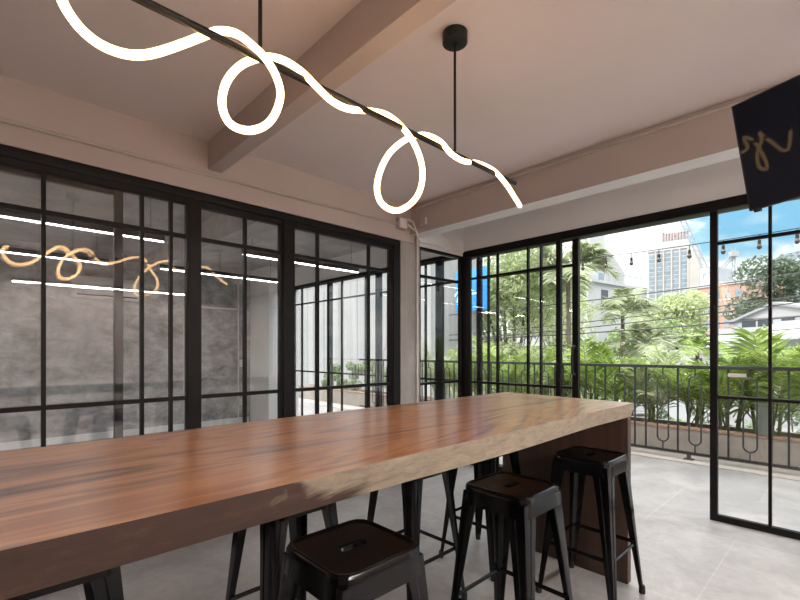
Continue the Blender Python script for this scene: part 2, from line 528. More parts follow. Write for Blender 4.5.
def glazed_y(name, Y, x0, x1, z0, z1, vm, hm, label, sw=.055, rail=.06, mw=.02, d=.045, glass='glass', fm='frame', cat='window'):
    r = thing(name, ((x0 + x1) / 2, Y, z0), label, cat, kind='structure')
    f = MB()
    f.box(x0, x0 + sw, Y - d / 2, Y + d / 2, z0, z1).box(x1 - sw, x1, Y - d / 2, Y + d / 2, z0, z1)
    f.box(x0 + sw, x1 - sw, Y - d / 2, Y + d / 2, z0, z0 + rail).box(x0 + sw, x1 - sw, Y - d / 2, Y + d / 2, z1 - rail, z1)
    f.build('frame', M[fm], r, bevel=.003, seg=1)
    for x in vm:
        MB().box(x - mw / 2, x + mw / 2, Y - .016, Y + .016, z0 + rail, z1 - rail).build('muntin', M[fm], r)
    for z in hm:
        MB().box(x0 + sw, x1 - sw, Y - .0155, Y + .0155, z - .012, z + .012).build('muntin', M[fm], r)
    MB().box(x0 + sw - .005, x1 - sw + .005, Y - .004, Y + .004, z0 + rail - .005, z1 - rail + .005).build('glass', M[glass], r)
    return r


XG = XL - .06
ZH = kz(2.345)     # underside of the steel header
struct('trim_6', MB().box(XG - .08, XL, -3.2, 2.885 * KS, ZH, kz(2.40)), M['frame'], 'black steel header over the glass partition', 'header', bevel=.004)
struct('trim_7', MB().box(XG - .05, XL - .005, .985 * KS, 1.045 * KS, 0, ZH), M['frame'], 'black partition post left of the middle bay', 'post')
struct('trim_8', MB().box(XG - .05, XL - .005, 1.66 * KS, 1.745 * KS, 0, ZH), M['frame'], 'black partition post right of the middle bay', 'post')
struct('trim_9', MB().box(XG - .05, XL - .005, 2.80 * KS, 2.885 * KS, 0, ZH), M['frame'], 'black partition jamb against the concrete column', 'post')
HM = (kz(1.045), kz(2.095))
k_ = lambda *v: tuple(x * KS for x in v)
glazed_x('window_1', XG + .03, -1.5, .985 * KS, 0, ZH, k_(-.9, -.3, .246, .714, .877), HM, 'large left bay of the black framed glass partition', sw1=.02, rail=.046)
glazed_x('door_1', XG - .03, -.80, .625 * KS, 0, ZH - .005, (-.2,), (), 'dark sliding glass door behind the left partition bay', sw0=.05, sw1=.05, d=.04, fm='frame_grey', cat='door')
glazed_x('window_2', XG + .02, 1.045 * KS, 1.66 * KS, 0, ZH, k_(1.37), HM, 'narrow middle bay of the black framed glass partition', sw0=.02, sw1=.02, rail=.046)
glazed_x('window_3', XG + .02, 1.745 * KS, 2.80 * KS, 0, ZH, k_(1.98, 2.518), HM, 'right bay of the glass partition next to the column', sw0=.02, sw1=.02, rail=.046)
glazed_x('window_4', XL - .03, 3.152 * KS, YF - .06, 0, 2.485, (), (.99, 2.17), 'narrow corner glass between column and balcony doors', sw0=.02, sw1=.03, rail=.028, glass='glass')

# balcony facade
struct('trim_12', MB().box(XB + .75, -3.30, YF - .06, YF + .09, 2.50, 2.545), M['frame'], 'black header over the facade glazing of the next room', 'header', bevel=.004)
struct('trim_10', MB().box(-3.30, 2.6, YF - .06, YF + .09, 2.46, 2.54), M['frame'], 'black header above the balcony sliding doors', 'header', bevel=.004)
struct('trim_11', MB().box(-3.30, -3.225, YF - .055, YF + .05, 0, 2.46), M['frame'], 'black corner post of the balcony glazing', 'post')
HB = (.985, 2.205)
glazed_y('window_5', YF - .028, -3.225, -2.05, 0, 2.515, (-2.80, -2.42), HB, 'fixed black framed panel left of the balcony opening', sw=.05)
d2 = glazed_y('door_2', YF + .026, -3.12, -1.895, 0, 2.515, (-2.96, -2.30), HB, 'black sliding balcony door with bow handle slid open', sw=.062, cat='door')
hp = [(-1.926, YF - .0, 1.40), (-1.926, YF - .05, 1.385), (-1.926, YF - .065, 1.30), (-1.926, YF - .065, 1.22), (-1.926, YF - .05, 1.135), (-1.926, YF - .0, 1.12)]
MB().tube(catmull(hp, 4), .012, 8).build('handle', M['black_metal'], d2)
MB().box(-1.945, -1.905, YF - .004, YF + .002, 1.44, 1.50).build('lock', M['frame'], d2)
d3 = glazed_y('door_3', YF + .0, -.815, .385, 0, 2.515, (-.445, -.02), HB, 'black framed glass sliding door right of the opening', sw=.05, rail=.05, cat='door')
MB().box(-.70, -.585, YF - .006, YF - .0041, 1.148, 1.176).build('sticker', M['white_plastic'], d3)
glazed_y('window_6', YF + .0, .39, 1.6, 0, 2.515, (.78, 1.18), HB, 'fixed glass panel at the far right of the facade')
struct('wall_front_right', MB().box(1.6, 2.6, YF - .05, YF + .1, 0, 2.46), M['grey_paint'], 'grey wall beside the glass at the far right', 'wall')
for i, (a, c, vm, lab) in enumerate([(-7.30, -6.125, (-7.0, -6.55), 'leftmost facade panel seen through the partition'), (-6.12, -4.875, (-5.78, -5.17), 'middle facade panel seen through the partition'),
                                     (-4.87, -3.69, (-4.50, -3.93), 'facade panel of the next room nearest the corner'), (-3.685, -3.305, (), 'slim facade panel behind the corner glass')]):
    glazed_y('window_%d' % (10 + i), YF - .0, a, c, 0, 2.55, vm, HB, lab, fm='frame')

# ------------------------------------------------------------------ conduits, box and loose cables at the corner
YB = 3.02 * KS - .014
o = MB().tube([(XL + .014, -3.1, kz(2.508)), (XL + .014, 1.09, kz(2.522)), (XL + .014, 2.82 * KS, kz(2.548))], .0125, 8).build('conduit', M['conduit']); tag(o, 'thin painted conduit along the lintel above the partition', 'conduit')
o = MB().tube([(XL + .12, YB, kz(2.715)), (2.5, YB, kz(2.715))], .0125, 8).build('conduit', M['conduit']); tag(o, 'thin painted conduit high along the balcony beam', 'conduit')
jb = thing('junction_box', (XL + .03, 2.87 * KS, kz(2.50)), 'small painted junction box above the concrete column', 'junction box')
MB().box(XL + .001, XL + .055, 2.82 * KS, 2.92 * KS, kz(2.50), kz(2.60)).build('box', M['conduit'], jb, bevel=.006)
MB().box(XL + .055, XL + .062, 2.825 * KS, 2.915 * KS, kz(2.505), kz(2.595)).build('cover', M['cable_white'], jb, bevel=.004)
o = MB().tube(catmull([(XL + .11, YB, kz(2.70)), (XL + .11, YB, kz(2.62)), (XL + .10, YB - .01, kz(2.56)), (XL + .05, 2.93 * KS, kz(2.54))], 5), .012, 8).build('conduit', M['conduit']); tag(o, 'short bent painted conduit dropping to the junction box', 'conduit')
sw = thing('socket_box', (XL + .19, YB, kz(2.53)), 'small square socket box on the balcony beam', 'socket')
MB().box(XL + .15, XL + .24, YB - .02, YB + .0135, kz(2.53), kz(2.60)).build('box', M['conduit'], sw, bevel=.005)
o = MB().tube(catmull([(XL + .05, 2.93 * KS, kz(2.545)), (XL + .10, 2.97 * KS, kz(2.50)), (XL + .12, 3.0 * KS, kz(2.46)), (XL + .03, 3.08 * KS, kz(2.40)), (XL + .0125, 3.10 * KS, kz(2.30)), (XL + .0125, 3.10 * KS, .002)], 6), .011, 8).build('cable', M['cable_white']); tag(o, 'pale conduit cable running down the concrete column', 'cable')
o = MB().tube(catmull([(XL + .06, 2.90 * KS, kz(2.60)), (XL + .11, 2.95 * KS, kz(2.56)), (XL + .12, 3.0 * KS, kz(2.45)), (XL + .04, 3.14 * KS, kz(2.42)), (XL + .05, 3.64, kz(2.425)), (XL + .03, 3.95, 2.50), (XL + .03, 4.16, 2.53)], 7), .009, 8).build('cable', M['cable_white']); tag(o, 'loose white cable sagging from column to corner post', 'cable')
o = MB().tube(catmull([(XL + .02, 3.18 * KS + .005, 2.62), (XL + .04, 3.55, 2.68), (XL + .04, 3.80, 2.66), (XL + .035, 4.0, 2.58), (XL + .03, 4.15, 2.535)], 6), .008, 8).build('cable', M['cable_white']); tag(o, 'white cable looping behind the beam to the corner post', 'cable')

# ------------------------------------------------------------------ table
ZT = 1.046
tb = thing('bar_table', (-1.345, 1.10, 0), 'long thick live-edge slab bar table of reddish brown wood', 'table')
Y0t, Y1t = -.72, 2.765
sl = MB()
ny = 60
rows = []
for i in range(ny + 1):
    u = i / ny
    y = Y0t + (Y1t - Y0t) * u
    wob = .008 * sin(y * 2.1 + .5) + .005 * sin(y * 5.3)
    xr = -.905 + wob * .6
    xl = -1.795 + .010 * sin(y * 1.7 + 2) + .005 * sin(y * 4.1)
    drop = .012 + .008 * sin(y * 3.1)
    yy = y + (.06 * 0)
    rows.append([Vector((xl - .0, yy, ZT)), Vector((xr, yy, ZT)), Vector((xr - drop * .35, yy, ZT - .04)), Vector((xr - drop, yy, ZT - .082)), Vector((xl + .012, yy, ZT - .082)), Vector((xl + .004, yy, ZT - .04))])
# the far end is cut slightly askew
for j, v in enumerate(rows[-1]):
    v.y += .055 * (-.905 - v.x) / .89
vs = [v for r in rows for v in r]
fs = []; mi = []
for i in range(ny):
    a = i * 6; b = a + 6
    for k in range(6):
        k2 = (k + 1) % 6
        fs.append((a + k, a + k2, b + k2, b + k)); mi.append(0 if k == 0 else (0 if k == 3 else 1))
fs.append((5, 4, 3, 2, 1, 0)); mi.append(1)
fs.append(tuple(ny * 6 + k for k in range(6))); mi.append(0)
sl.v = vs; sl.f = fs; sl.mi = mi
top = sl.build('tabletop', [M['wood_top'], M['wood_edge']], tb, smooth=40)
MB().box(-1.755, -.915, 2.70, 2.752, 0, ZT - .081).build('end_panel', M['wood_panel'], tb, bevel=.003)
MB().box(-1.755, -.915, -.66, -.608, 0, ZT - .081).build('end_panel', M['wood_panel'], tb, bevel=.003)


# ------------------------------------------------------------------ stools
def rsq(h, r, n=40):
    """rounded square outline, half width h, corner radius r, n points by angle"""
    out = []
    for k in range(n):
        a = 2 * pi * (k + .5) / n
        c, s_ = cos(a), sin(a)
        # march: superellipse-like rounded square
        lo, hi = 0, h * 1.5
        for _ in range(30):
            m_ = (lo + hi) / 2
            x, y = abs(c * m_), abs(s_ * m_)
            qx, qy = max(x - (h - r), 0), max(y - (h - r), 0)
            inside = (x <= h and y <= h and sqrt(qx * qx + qy * qy) <= r)
            if inside: lo = m_
            else: hi = m_
        out.append((c * lo, s_ * lo))
    return out


HS = .78


def make_stool():
    root = thing('bar_stool', (0, 0, 0))
    root['_org'] = (0, 0, 0)
    n = 48
    seat = MB()
    hole = []
    for k in range(n):
        a = 2 * pi * (k + .5) / n
        # capsule slot, long along Y
        c, s_ = cos(a), sin(a)
        px, py = .0155 * c, .0155 * s_
        py += .030 * max(-1, min(1, s_ * 3))
        hole.append((px, py))
    ringdef = [
        ([(x * 1.0, y * 1.0) for x, y in hole], HS - .0105),
        ([(x * 1.0, y * 1.0) for x, y in hole], HS - .0085),
        ([(x * 1.18, y * 1.08) for x, y in hole], HS - .0065),
        (rsq(.10, .03, n), HS - .0062), (rsq(.136, .045, n), HS - .006), (rsq(.1415, .047, n), HS - .0008), (rsq(.1465, .049, n), HS),
        (rsq(.151, .050, n), HS - .0025), (rsq(.1545, .051, n), HS - .009), (rsq(.1565, .052, n), HS - .022), (rsq(.1535, .050, n), HS - .026), (rsq(.1600, .053, n), HS - .082),
        (rsq(.1570, .051, n), HS - .082), (rsq(.1505, .049, n), HS - .024), (rsq(.1425, .047, n), HS - .012), (rsq(.10, .03, n), HS - .013), ([(x * 1.1, y * 1.05) for x, y in hole], HS - .0125), ([(x, y) for x, y in hole], HS - .0105)]
    vs = []; fs = []
    for pts, z in ringdef:
        vs += [(x, y, z) for x, y in pts]
    for i in range(len(ringdef) - 1):
        for k in range(n):
            k2 = (k + 1) % n
            fs.append((i * n + k, i * n + k2, (i + 1) * n + k2, (i + 1) * n + k))
    seat.add(vs, fs)
    seat.build('seat', M['stool_metal'], root, smooth=22)
    for sx in (-1, 1):
        for sy in (-1, 1):
            lg = MB()
            secs = []
            zs = [HS - .030, .70, .58, .44, .30, .16, .05, .03]
            for z in zs:
                u = (HS - .03 - z) / (HS - .03)
                c = .1525 + (.213 - .1525) * u
                w = .054 * (1 - u) + .025
                if z > .62: w += .008 * ((z - .62) / .14)
                r = min(.022, w * .5)
                th = .006
                o_ = [(-w, 0), (-w * .62, .0), (-w * .55, -.0035), (-r, -.0035), (-r * .25, -r * .25), (-.0035, -r), (-.0035, -w * .55), (0, -w * .62), (0, -w)]
                i_ = [(-th, -w), (-th * 1.5, -r - .004), (-r - .004, -th * 1.5), (-w, -th)]
                secs.append([((c + px) * sx, (c + py) * sy, z) for (px, py) in o_ + i_])
            m_ = len(secs[0])
            vs = [p for s_ in secs for p in s_]; fs = []
            for i in range(len(secs) - 1):
                for k in range(m_):
                    k2 = (k + 1) % m_
                    fs.append((i * m_ + k, i * m_ + k2, (i + 1) * m_ + k2, (i + 1) * m_ + k))
            fs.append(tuple(range(m_))); fs.append(tuple((len(secs) - 1) * m_ + k for k in reversed(range(m_))))
            lg.add(vs, fs)
            l = lg.build('leg', M['stool_metal'], root, smooth=25)
            ft = MB()
            fx, fy = (.213 - .011) * sx, (.213 - .011) * sy
            ft.lathe((fx, fy, 0), [(.014, 0), (.0165, .004), (.0165, .03), (.014, .045)], 12)
            f = ft.build('rubber_foot', M['rubber'], l)
    zb = .285
    e = .213 - .0605 * (zb / (HS - .03)) - .012
    for (p, q) in (((-e, -e), (e, -e)), ((e, -e), (e, e)), ((e, e), (-e, e)), ((-e, e), (-e, -e))):
        MB().bar((p[0], p[1], zb), (q[0], q[1], zb), .008, .02).build('footrest_bar', M['stool_metal'], root, bevel=.002, seg=1)
    # cross brace tucked under the seat
    return root


st = make_stool()
spots = [(-1.03, 2.462, 0, 'black metal bar stool tucked against the wooden end panel on the near side', 'n'),
         (-1.03, 1.655, 0, 'black metal bar stool in the middle of the near side row', 'n'),
         (-1.035, .80, 0, 'nearest black metal bar stool at the bottom centre, its feet out of frame', 'n'),
         (-1.68, 2.38, 0, 'black metal bar stool on the far side beside the end panel', 'f'),
         (-1.68, 1.70, 0, 'black metal bar stool on the far side, second from the end panel', 'f'),
         (-1.68, .94, 0, 'black metal bar stool on the far side, third from the end panel', 'f'),
         (-1.66, .15, 0, 'black bar stool with one leg showing below the left of the table', 'f')]
for i, (x, y, rz, lab, s_) in enumerate(spots):
    o = st if i == 0 else copy_tree(st)
    o.location = (x, y, 0); o.rotation_euler = (0, 0, rz)
    tag(o, lab, 'stool', 'black bar stools along the table')

# ------------------------------------------------------------------ pendant lamp
lx = -1.225 * KS
lp = thing('pendant_lamp', (lx, 1.05 * KS, kz(2.21)), 'long black rod pendant lamp with looping glowing tube over the table', 'pendant lamp')
zr = kz(2.218)
MB().cyl((lx, .12 * KS, zr), (lx, 2.0 * KS, zr), .0115, 14).build('rod', M['black_metal'], lp)
for y in (.60 * KS, 1.51 * KS):
    MB().cyl((lx, y, zr), (lx, y, ZC - .04), .0065, 10).build('stem', M['black_metal'], lp)
    MB().lathe((lx, y, ZC - .052), [(.055, 0), (.060, .004), (.060, .0515), (.058, .052)], 32).build('canopy', M['black_metal'], lp)
    MB().lathe((lx, y, ZC - .066), [(.010, 0), (.012, .004), (.012, .013)], 12).build('canopy_nut', M['black_metal'], lp)
tp = [(83, -27, 0), (66, -24, -.01), (60, -12, -.02), (62, 0, -.02), (70, 15, -.02), (82, 30, -.015), (98, 43, -.01), (115, 51, -.01), (133, 55, -.01), (150, 54, -.01), (168, 49, -.01), (185, 43, -.015), (202, 36.5, -.026),
      (219, 31, -.026), (237, 34, -.01), (253, 46, .015), (266, 59, .03), (276, 76, .03), (280.5, 94, .02), (276, 112, .01), (266, 125, 0), (250, 130.5, 0), (234, 126.5, -.005), (225, 116, -.01), (222, 100, -.02), (226.5, 82, -.03),
      (238, 67.5, -.03), (253, 59.5, -.03), (269, 57, -.03), (285, 61, -.027), (302, 72, .0), (317, 87, .03), (332, 101, .03), (349, 109, .015), (370, 111, -.026), (387, 115, -.026), (402, 127, -.0), (414.6, 144.5, .03), (422, 166, .025), (421, 187, .01),
      (412.5, 202, 0), (397.6, 210.5, 0), (383, 205, -.005), (377, 190, -.015), (380.6, 170, -.025), (391, 151.5, -.03), (408, 138.5, -.03), (425, 135, -.027), (440, 141.5, 0), (451, 153.5, .03), (463.5, 161, .02), (477, 163, -.026), (493, 170, -.0), (506, 184, .028), (514.5, 197, .03), (520, 206, .03)]
path = []
for (x, y, off) in tp:
    path.append(PX(x, y, lx + off * 1.1))
MB().tube(catmull(path, 5), .0118, 14).build('glowing_tube', M['led'], lp, smooth=60)
for (pa, pb) in ((path[0], path[1]), (path[-1], path[-2])):
    d = (pa - pb).normalized()
    MB().cyl(pa, pa + d * .012, .0128, 14).build('end_cap', M['cable_white'], lp)

# ------------------------------------------------------------------ television
U = Vector((cos(radians(-11)), sin(radians(-11)), 0))
nrm = Vector((U.y, -U.x, 0)) if (Vector((U.y, -U.x, 0)).dot(Vector((0, -1, 0))) > 0) else Vector((-U.y, U.x, 0))
tilt = radians(11)
V = (UP * cos(tilt) + nrm * sin(tilt)).normalized()      # up along the screen
W = U.cross(V).normalized()
if W.dot(nrm) < 0: W = -W
roll = radians(4.5)
U, V = U * cos(roll) + V * sin(roll), V * cos(roll) - U * sin(roll)
TW, TH = .88, .461 * KS
tl = P(730.5, 106.5, 1.9 * KS)
ctr = tl + U * TW / 2 - V * TH / 2
tv = thing('television', ctr - V * TH / 2, 'black flat television hung tilted near the ceiling at upper right', 'television')
MB().obox(ctr - W * .018, U, V, W, TW / 2, TH / 2, .016).build('casing', M['tv_plastic'], tv, bevel=.006)
MB().obox(ctr - W * .0005, U, V, W, TW / 2 - .009, TH / 2 - .009, .0025).build('screen', M['screen'], tv)
MB().obox(ctr - W * .055 - V * .08, U, V, W, TW * .32, TH * .28, .022).build('rear_housing', M['tv_plastic'], tv, bevel=.01)
MB().obox(tl - V * (TH + .006) + U * .035, U, V, W, .012, .006, .012).build('sensor', M['tv_plastic'], tv)
pc = ctr - W * .115
mt = MB().cyl((pc.x, pc.y, pc.z), (pc.x, pc.y, ZC - .012), .02, 14)
mt.build('ceiling_pole', M['black_metal'], tv)
MB().box(pc.x - .06, pc.x + .06, pc.y - .06, pc.y + .06, ZC - .012, ZC - .001).build('ceiling_plate', M['black_metal'], tv)
MB().obox(ctr - W * .095, U, V, W, .10, .10, .022).build('mount_bracket', M['black_metal'], tv)

# ------------------------------------------------------------------ neighbouring room
def linear(x, y0, y1, z, label, led='led_white', hw=.014):
    r = thing('linear_light', (x, (y0 + y1) / 2, z), label, 'ceiling light', 'suspended linear lights of the next room')
    MB().box(x - hw - .004, x + hw + .004, y0, y1, z, z + .055).build('housing', M['black_metal'], r, bevel=.003, seg=1)
    MB().box(x - hw, x + hw, y0 + .01, y1 - .01, z - .006, z + .0).build('diffuser', M[led], r)
    for y in (y0 + .12, y1 - .12):
        MB().cyl((x, y, z + .055), (x, y, ZC - .002), .0022, 6).build('wire', M['black_metal'], r)
    return r


linear(-4.32 * KS, -.75, 1.20 * KS, kz(2.335), 'near linear light seen at the left behind the partition')
linear(-4.32 * KS, 1.92 * KS, 3.42 * KS, kz(2.335), 'near linear light seen behind the right partition bays')
linear(-5.85 * KS, -.45, 1.05 * KS, kz(2.335), 'far linear light seen at the left behind the partition')
linear(-5.75 * KS, 1.55 * KS, 3.08 * KS, kz(2.335), 'far linear light crossing the middle partition bay')

for i, (x, y0, y1, lab) in enumerate([(2.25, .35, 3.15, 'long suspended linear light right of the frame beside the right wall')]):
    o = linear(x, y0, y1, 2.42, lab, 'led_long', .028); del o['group']

for i, (x, y0, y1, lab) in enumerate([(-4.9, -2.9, -1.15, 'added unseen fill light of the next room, left of the frame near the partition'), (-6.7, -2.9, -1.0, 'added unseen fill light of the next room, left of the frame near the far wall')]):
    o = linear(x, y0, y1, 2.36, lab, 'led_fill', .14)  # unseen wide fittings, added to brighten the next room

ac = thing('air_conditioner', (XB + .11, 1.40, 2.14), 'white wall air conditioner on the bare concrete wall', 'air conditioner')
MB().prism([(XB + .002, .96, 2.46), (XB + .17, .96, 2.46), (XB + .22, .96, 2.40), (XB + .22, .96, 2.24), (XB + .15, .96, 2.15), (XB + .002, .96, 2.14)], (0, .89, 0)).build('body', M['white_plastic'], ac, bevel=.01)
MB().box(XB + .17, XB + .215, 1.02, 1.79, 2.175, 2.19).build('louvre', M['frame_grey'], ac)
cnd = MB()
for k, (y, z0, z1) in enumerate([(3.50, .001, 2.6), (3.60, .001, 2.6)]):
    o = MB().tube([(XB + .014, y, z0), (XB + .014, y, z1)], .014, 8).build('conduit', M['white_paint'])
    tag(o, ('left' if k == 0 else 'right') + ' of two pale conduits beside the white pillar', 'conduit')
for z, lb in ((1.05, 'upper white socket box on the conduits by the pillar'), (.33, 'lower white socket box on the conduits by the pillar')):
    s_ = thing('socket_box', (XB + .05, 3.55, z), lb, 'socket')
    MB().box(XB + .029, XB + .075, 3.49, 3.61, z, z + .14).build('box', M['white_plastic'], s_, bevel=.006)
    MB().box(XB + .075, XB + .082, 3.505, 3.595, z + .015, z + .125).build('cover', M['white_paint'], s_)
o = MB().tube(catmull([(XB + .047, 2.55, .001), (XB + .047, 2.55, .12), (XB + .02, 2.55, .30), (XB + .02, 2.55, 1.2), (XB + .02, 2.55, 2.0), (XB + .02, 2.58, 2.10), (XB + .02, 2.68, 2.13), (XB + .02, 3.0, 2.13), (XB + .02, 3.46, 2.13)], 5), .016, 8).build('conduit', M['white_paint']); tag(o, 'bent conduit framing a bare patch of concrete wall', 'conduit')

# ------------------------------------------------------------------ balcony railing and kerb
YR = 6.30
rl = thing('balcony_railing', (-2.5, YR, 0), 'black iron balcony railing with oval loops between bars', 'railing')
RX0, RX1 = -7.9, 2.8
MB().box(RX0, RX1, YR - .028, YR + .028, 1.135, 1.175).build('top_rail', M['rail'], rl, bevel=.004, seg=1)
MB().box(RX0, RX1, YR - .02, YR + .02, .08, .108).build('bottom_rail', M['rail'], rl)
bars = [-2.70, -2.57, -2.43, -2.046, -1.913, -1.548, -1.17, -1.036, -.65, -.507]
loops = [-2.24, -1.715, -1.366, -.836]
x = -2.70; k = 0
while x > RX0 + .4:
    x -= .17; loops.append(x)
    x -= .17; bars.append(x)
    if k % 2 == 0:
        x -= .13; bars.append(x)
    k += 1
x = -.507; k = 0
while x < RX1 - .5:
    x += .17; loops.append(x)
    x += .17; bars.append(x)
    if k % 2 == 1:
        x += .13; bars.append(x)
    k += 1
for x in bars:
    MB().box(x - .0095, x + .0095, YR - .0095, YR + .0095, .105, 1.135).build('baluster', M['rail'], rl)
for x in loops:
    r = .062; pts = []
    for k in range(13):
        a = pi * k / 12
        pts.append((x + r * cos(a), YR, 1.04 - r + r * sin(a)))
    for k in range(13):
        a = pi + pi * k / 12
        pts.append((x + r * cos(a), YR, .20 + r + r * sin(a)))
    mb = MB().tube(pts, .0095, 6, closed=True)
    mb.box(x - .006, x + .006, YR - .006, YR + .006, 1.035, 1.135).box(x - .006, x + .006, YR - .006, YR + .006, .105, .205)
    mb.build('oval_loop', M['rail'], rl)
for x in (-7.4, -5.4, -3.4, -1.43, .6, 2.5):
    mb = MB().box(x - .02, x + .02, YR - .02, YR + .02, .018, .085).box(x - .05, x + .05, YR - .045, YR + .045, .0145, .024)
    mb.build('foot', M['rust'], rl)
kb = struct('balcony_kerb', MB().box(-12.0, 3.2, 6.56, 6.70, -.15, .335).box(-12.0, 3.2, 7.50, 7.60, -.15, .30), M['curb'], 'low rendered planter wall behind the railing', 'kerb')
tr_ = struct('planter_edge', MB().box(-12.0, 3.2, 6.55, 6.71, .336, .36), M['terracotta'], 'terracotta capping along the planter wall', 'kerb')
o = MB().box(-12.0, 3.2, 6.70, 7.50, -.15, .22).build('planter_soil', M['soil']); tag(o, 'dark planter soil behind the balcony kerb', 'soil', kind='structure')

# ribbed pot on the kerb
pt = thing('planter_pot', (-.755, 6.63, .361), 'small ribbed grey green pot on the kerb behind the right door', 'pot')
pb = MB()
pb.prism([(-.82, 6.57, .361), (-.69, 6.57, .361), (-.69, 6.69, .361), (-.82, 6.69, .361)], (0, 0, .36))
pb.build('pot', M['pot'], pt, bevel=.008)
for k in range(7):
    MB().box(-.817 + k * .0195, -.807 + k * .0195, 6.562, 6.571, .37, .70).build('rib', M['pot'], pt)
MB().box(-.83, -.68, 6.56, 6.70, .715, .735).build('rim', M['pot'], pt, bevel=.004)

# string light
sl_ = thing('string_light', (-1.4, YR + .02, 2.65), 'black string of hanging bulbs above the balcony railing', 'string light')
wp = [(-9.4, 9.3, 3.6), (-6.2, 7.6, 2.90), (-3.4, 6.5, 2.70)]
bx = [-2.745, -2.42, -2.09, -1.76, -1.425, -1.085, -.755, -.44, -.11, .22, .55]
for i, x in enumerate(bx):
    wp.append((x, YR, 2.672 + .012 * (x + 1.2) ** 2 - .02))
wp.append((2.75, YR, 2.80))
MB().tube(wp, .005, 6).build('cord', M['rubber'], sl_)
for x in bx:
    z = 2.672 + .012 * (x + 1.2) ** 2 - .022
    hd = MB().cyl((x, YR, z), (x, YR, z - .065), .004, 6)
    hd.cyl((x, YR, z - .06), (x, YR, z - .105), .015, 10, r2=.017)
    s_ = hd.build('bulb_socket', M['rubber'], sl_)
    MB().lathe((x, YR, z - .165), [(.004, 0), (.019, .008), (.025, .024), (.022, .042), (.014, .06)], 12).build('bulb', M['bulb'], s_)
pp = MB().cyl((2.76, YR, .0145), (2.76, YR, 2.84), .02, 10).build('post', M['rail']); tag(pp, 'slim post carrying the bulb string at the right end', 'post')


# ------------------------------------------------------------------ plants
def frond(mb, base, az, length, rise, droop, nl, ll, lw, mi=0, smi=1, fold=.35, rs=None):
    rs = rs or random
    d = Vector((cos(az), sin(az), 0)); sd = Vector((-sin(az), cos(az), 0))
    pts = []
    m_ = 9
    for i in range(m_ + 1):
        u = i / m_
        pts.append(Vector(base) + d * (length * (u * (1 - .18 * u * rise))) * cos(rise * .9) + UP * (length * (sin(rise) * u - droop * u * u)))
    mb.tube(pts, [.008 * (1 - .8 * i / m_) * (length ** .5) for i in range(m_ + 1)], 4, smi, caps=False)
    for j in range(nl):
        u = .16 + .84 * (j + .5) / nl
        f = u * m_; i = min(int(f), m_ - 1); p = pts[i].lerp(pts[i + 1], f - i)
        td = (pts[i + 1] - pts[i]).normalized()
        env = sin(pi * min(1, .18 + .82 * u)) ** .5 * .9 + .1
        for s_ in (-1, 1):
            l = ll * env * rs.uniform(.85, 1.1)
            q = (sd * s_ * rs.uniform(.75, .95) + td * rs.uniform(.55, .8) + UP * rs.uniform(.0, .3)).normalized()
            tip = p + q * l - UP * l * rs.uniform(.12, .42)
            mid = p + q * l * .5 - UP * l * .04
            wv = (td - q * td.dot(q)).normalized() * lw * .5
            mb.add([p + wv * .4, mid + wv, tip, mid - wv, p - wv * .4], [(0, 1, 3, 4), (1, 2, 3)], mi)


def palm_bush(nf, L, seed, mat='palm_leaf', nl=24, ll=.34, lw=.022, rise=(.75, 1.35), stems=5):
    rs = random.Random(seed)
    root = thing('palm_plant', (0, 0, 0)); root['_org'] = (0, 0, 0)
    lv = MB(); sm = MB()
    for k in range(nf):
        az = 2 * pi * (k * .382 + rs.random() * .12)
        r0 = rs.uniform(0, .10)
        b = Vector((cos(az) * r0, sin(az) * r0, rs.uniform(.1, .45) * L))
        rs_ = rs.uniform(*rise)
        frond(lv, b, az, L * rs.uniform(.75, 1.1), rs_, rs.uniform(.18, .5), nl, ll * rs.uniform(.8, 1.15), lw, 0, 1, rs=rs)
    for k in range(stems):
        az = rs.random() * 2 * pi; r0 = rs.uniform(.02, .12)
        sm.tube([(cos(az) * r0, sin(az) * r0, 0), (cos(az) * r0 * 1.5, sin(az) * r0 * 1.5, .5 * L)], [.016, .01], 6)
    lv.build('fronds', [M[mat], M['stem']], root, smooth=0, recalc=False)
    sm.build('stems', M['stem'], root)
    return root


protos = [palm_bush(15, 1.0, 11), palm_bush(13, .92, 12, nl=21, ll=.40, lw=.025), palm_bush(17, .85, 13), palm_bush(14, .95, 14, 'palm_grey', ll=.38)]
plant_spots = [  # x, y, proto, scale, label
    (-2.95, 7.00, 0, 1.0, 'bright green palm behind railing, beside the open sliding door stile'),
    (-2.48, 7.12, 1, .95, 'bright green palm behind railing at the left of the opening'),
    (-2.02, 6.98, 3, .80, 'greyish green palm with loose fronds left of the opening centre'),
    (-1.62, 7.15, 0, .95, 'green palm behind railing at the centre of the opening'),
    (-1.18, 7.02, 2, .95, 'dense green palm just left of the right sliding door stile'),
    (-.72, 7.08, 1, 1.12, 'large spiky green palm behind the left pane of the right door'),
    (-.28, 7.0, 0, 1.1, 'large green palm behind the right pane of the right door'),
    (.18, 7.1, 2, 1.15, 'green palm partly cut by the right edge of the photo'),
    (-3.50, 7.10, 2, .9, 'green palm seen through the left facade panel'),
    (-4.05, 7.05, 1, .85, 'green palm seen just right of the corner post'),
    (-4.70, 7.10, 0, 1.08, 'yellowish green palm seen just left of the corner post'),
    (-5.35, 7.02, 2, 1.05, 'yellowish green palm beside the concrete column'),
    (-6.15, 7.05, 3, .85, 'greyish palm behind the slim panel left of the corner glass')]
used = set()
for (x, y, k, s_, lab) in plant_spots:
    o = protos[k] if k not in used else copy_tree(protos[k])
    used.add(k)
    o.location = (x, y, .22); o.rotation_euler = (0, 0, random.uniform(0, 6.28)); o.scale = (s_ * 1.2, s_ * 1.2, s_ * 1.3)
    tag(o, lab, 'plant', 'palms in the balcony planter')

ZG = -3.5


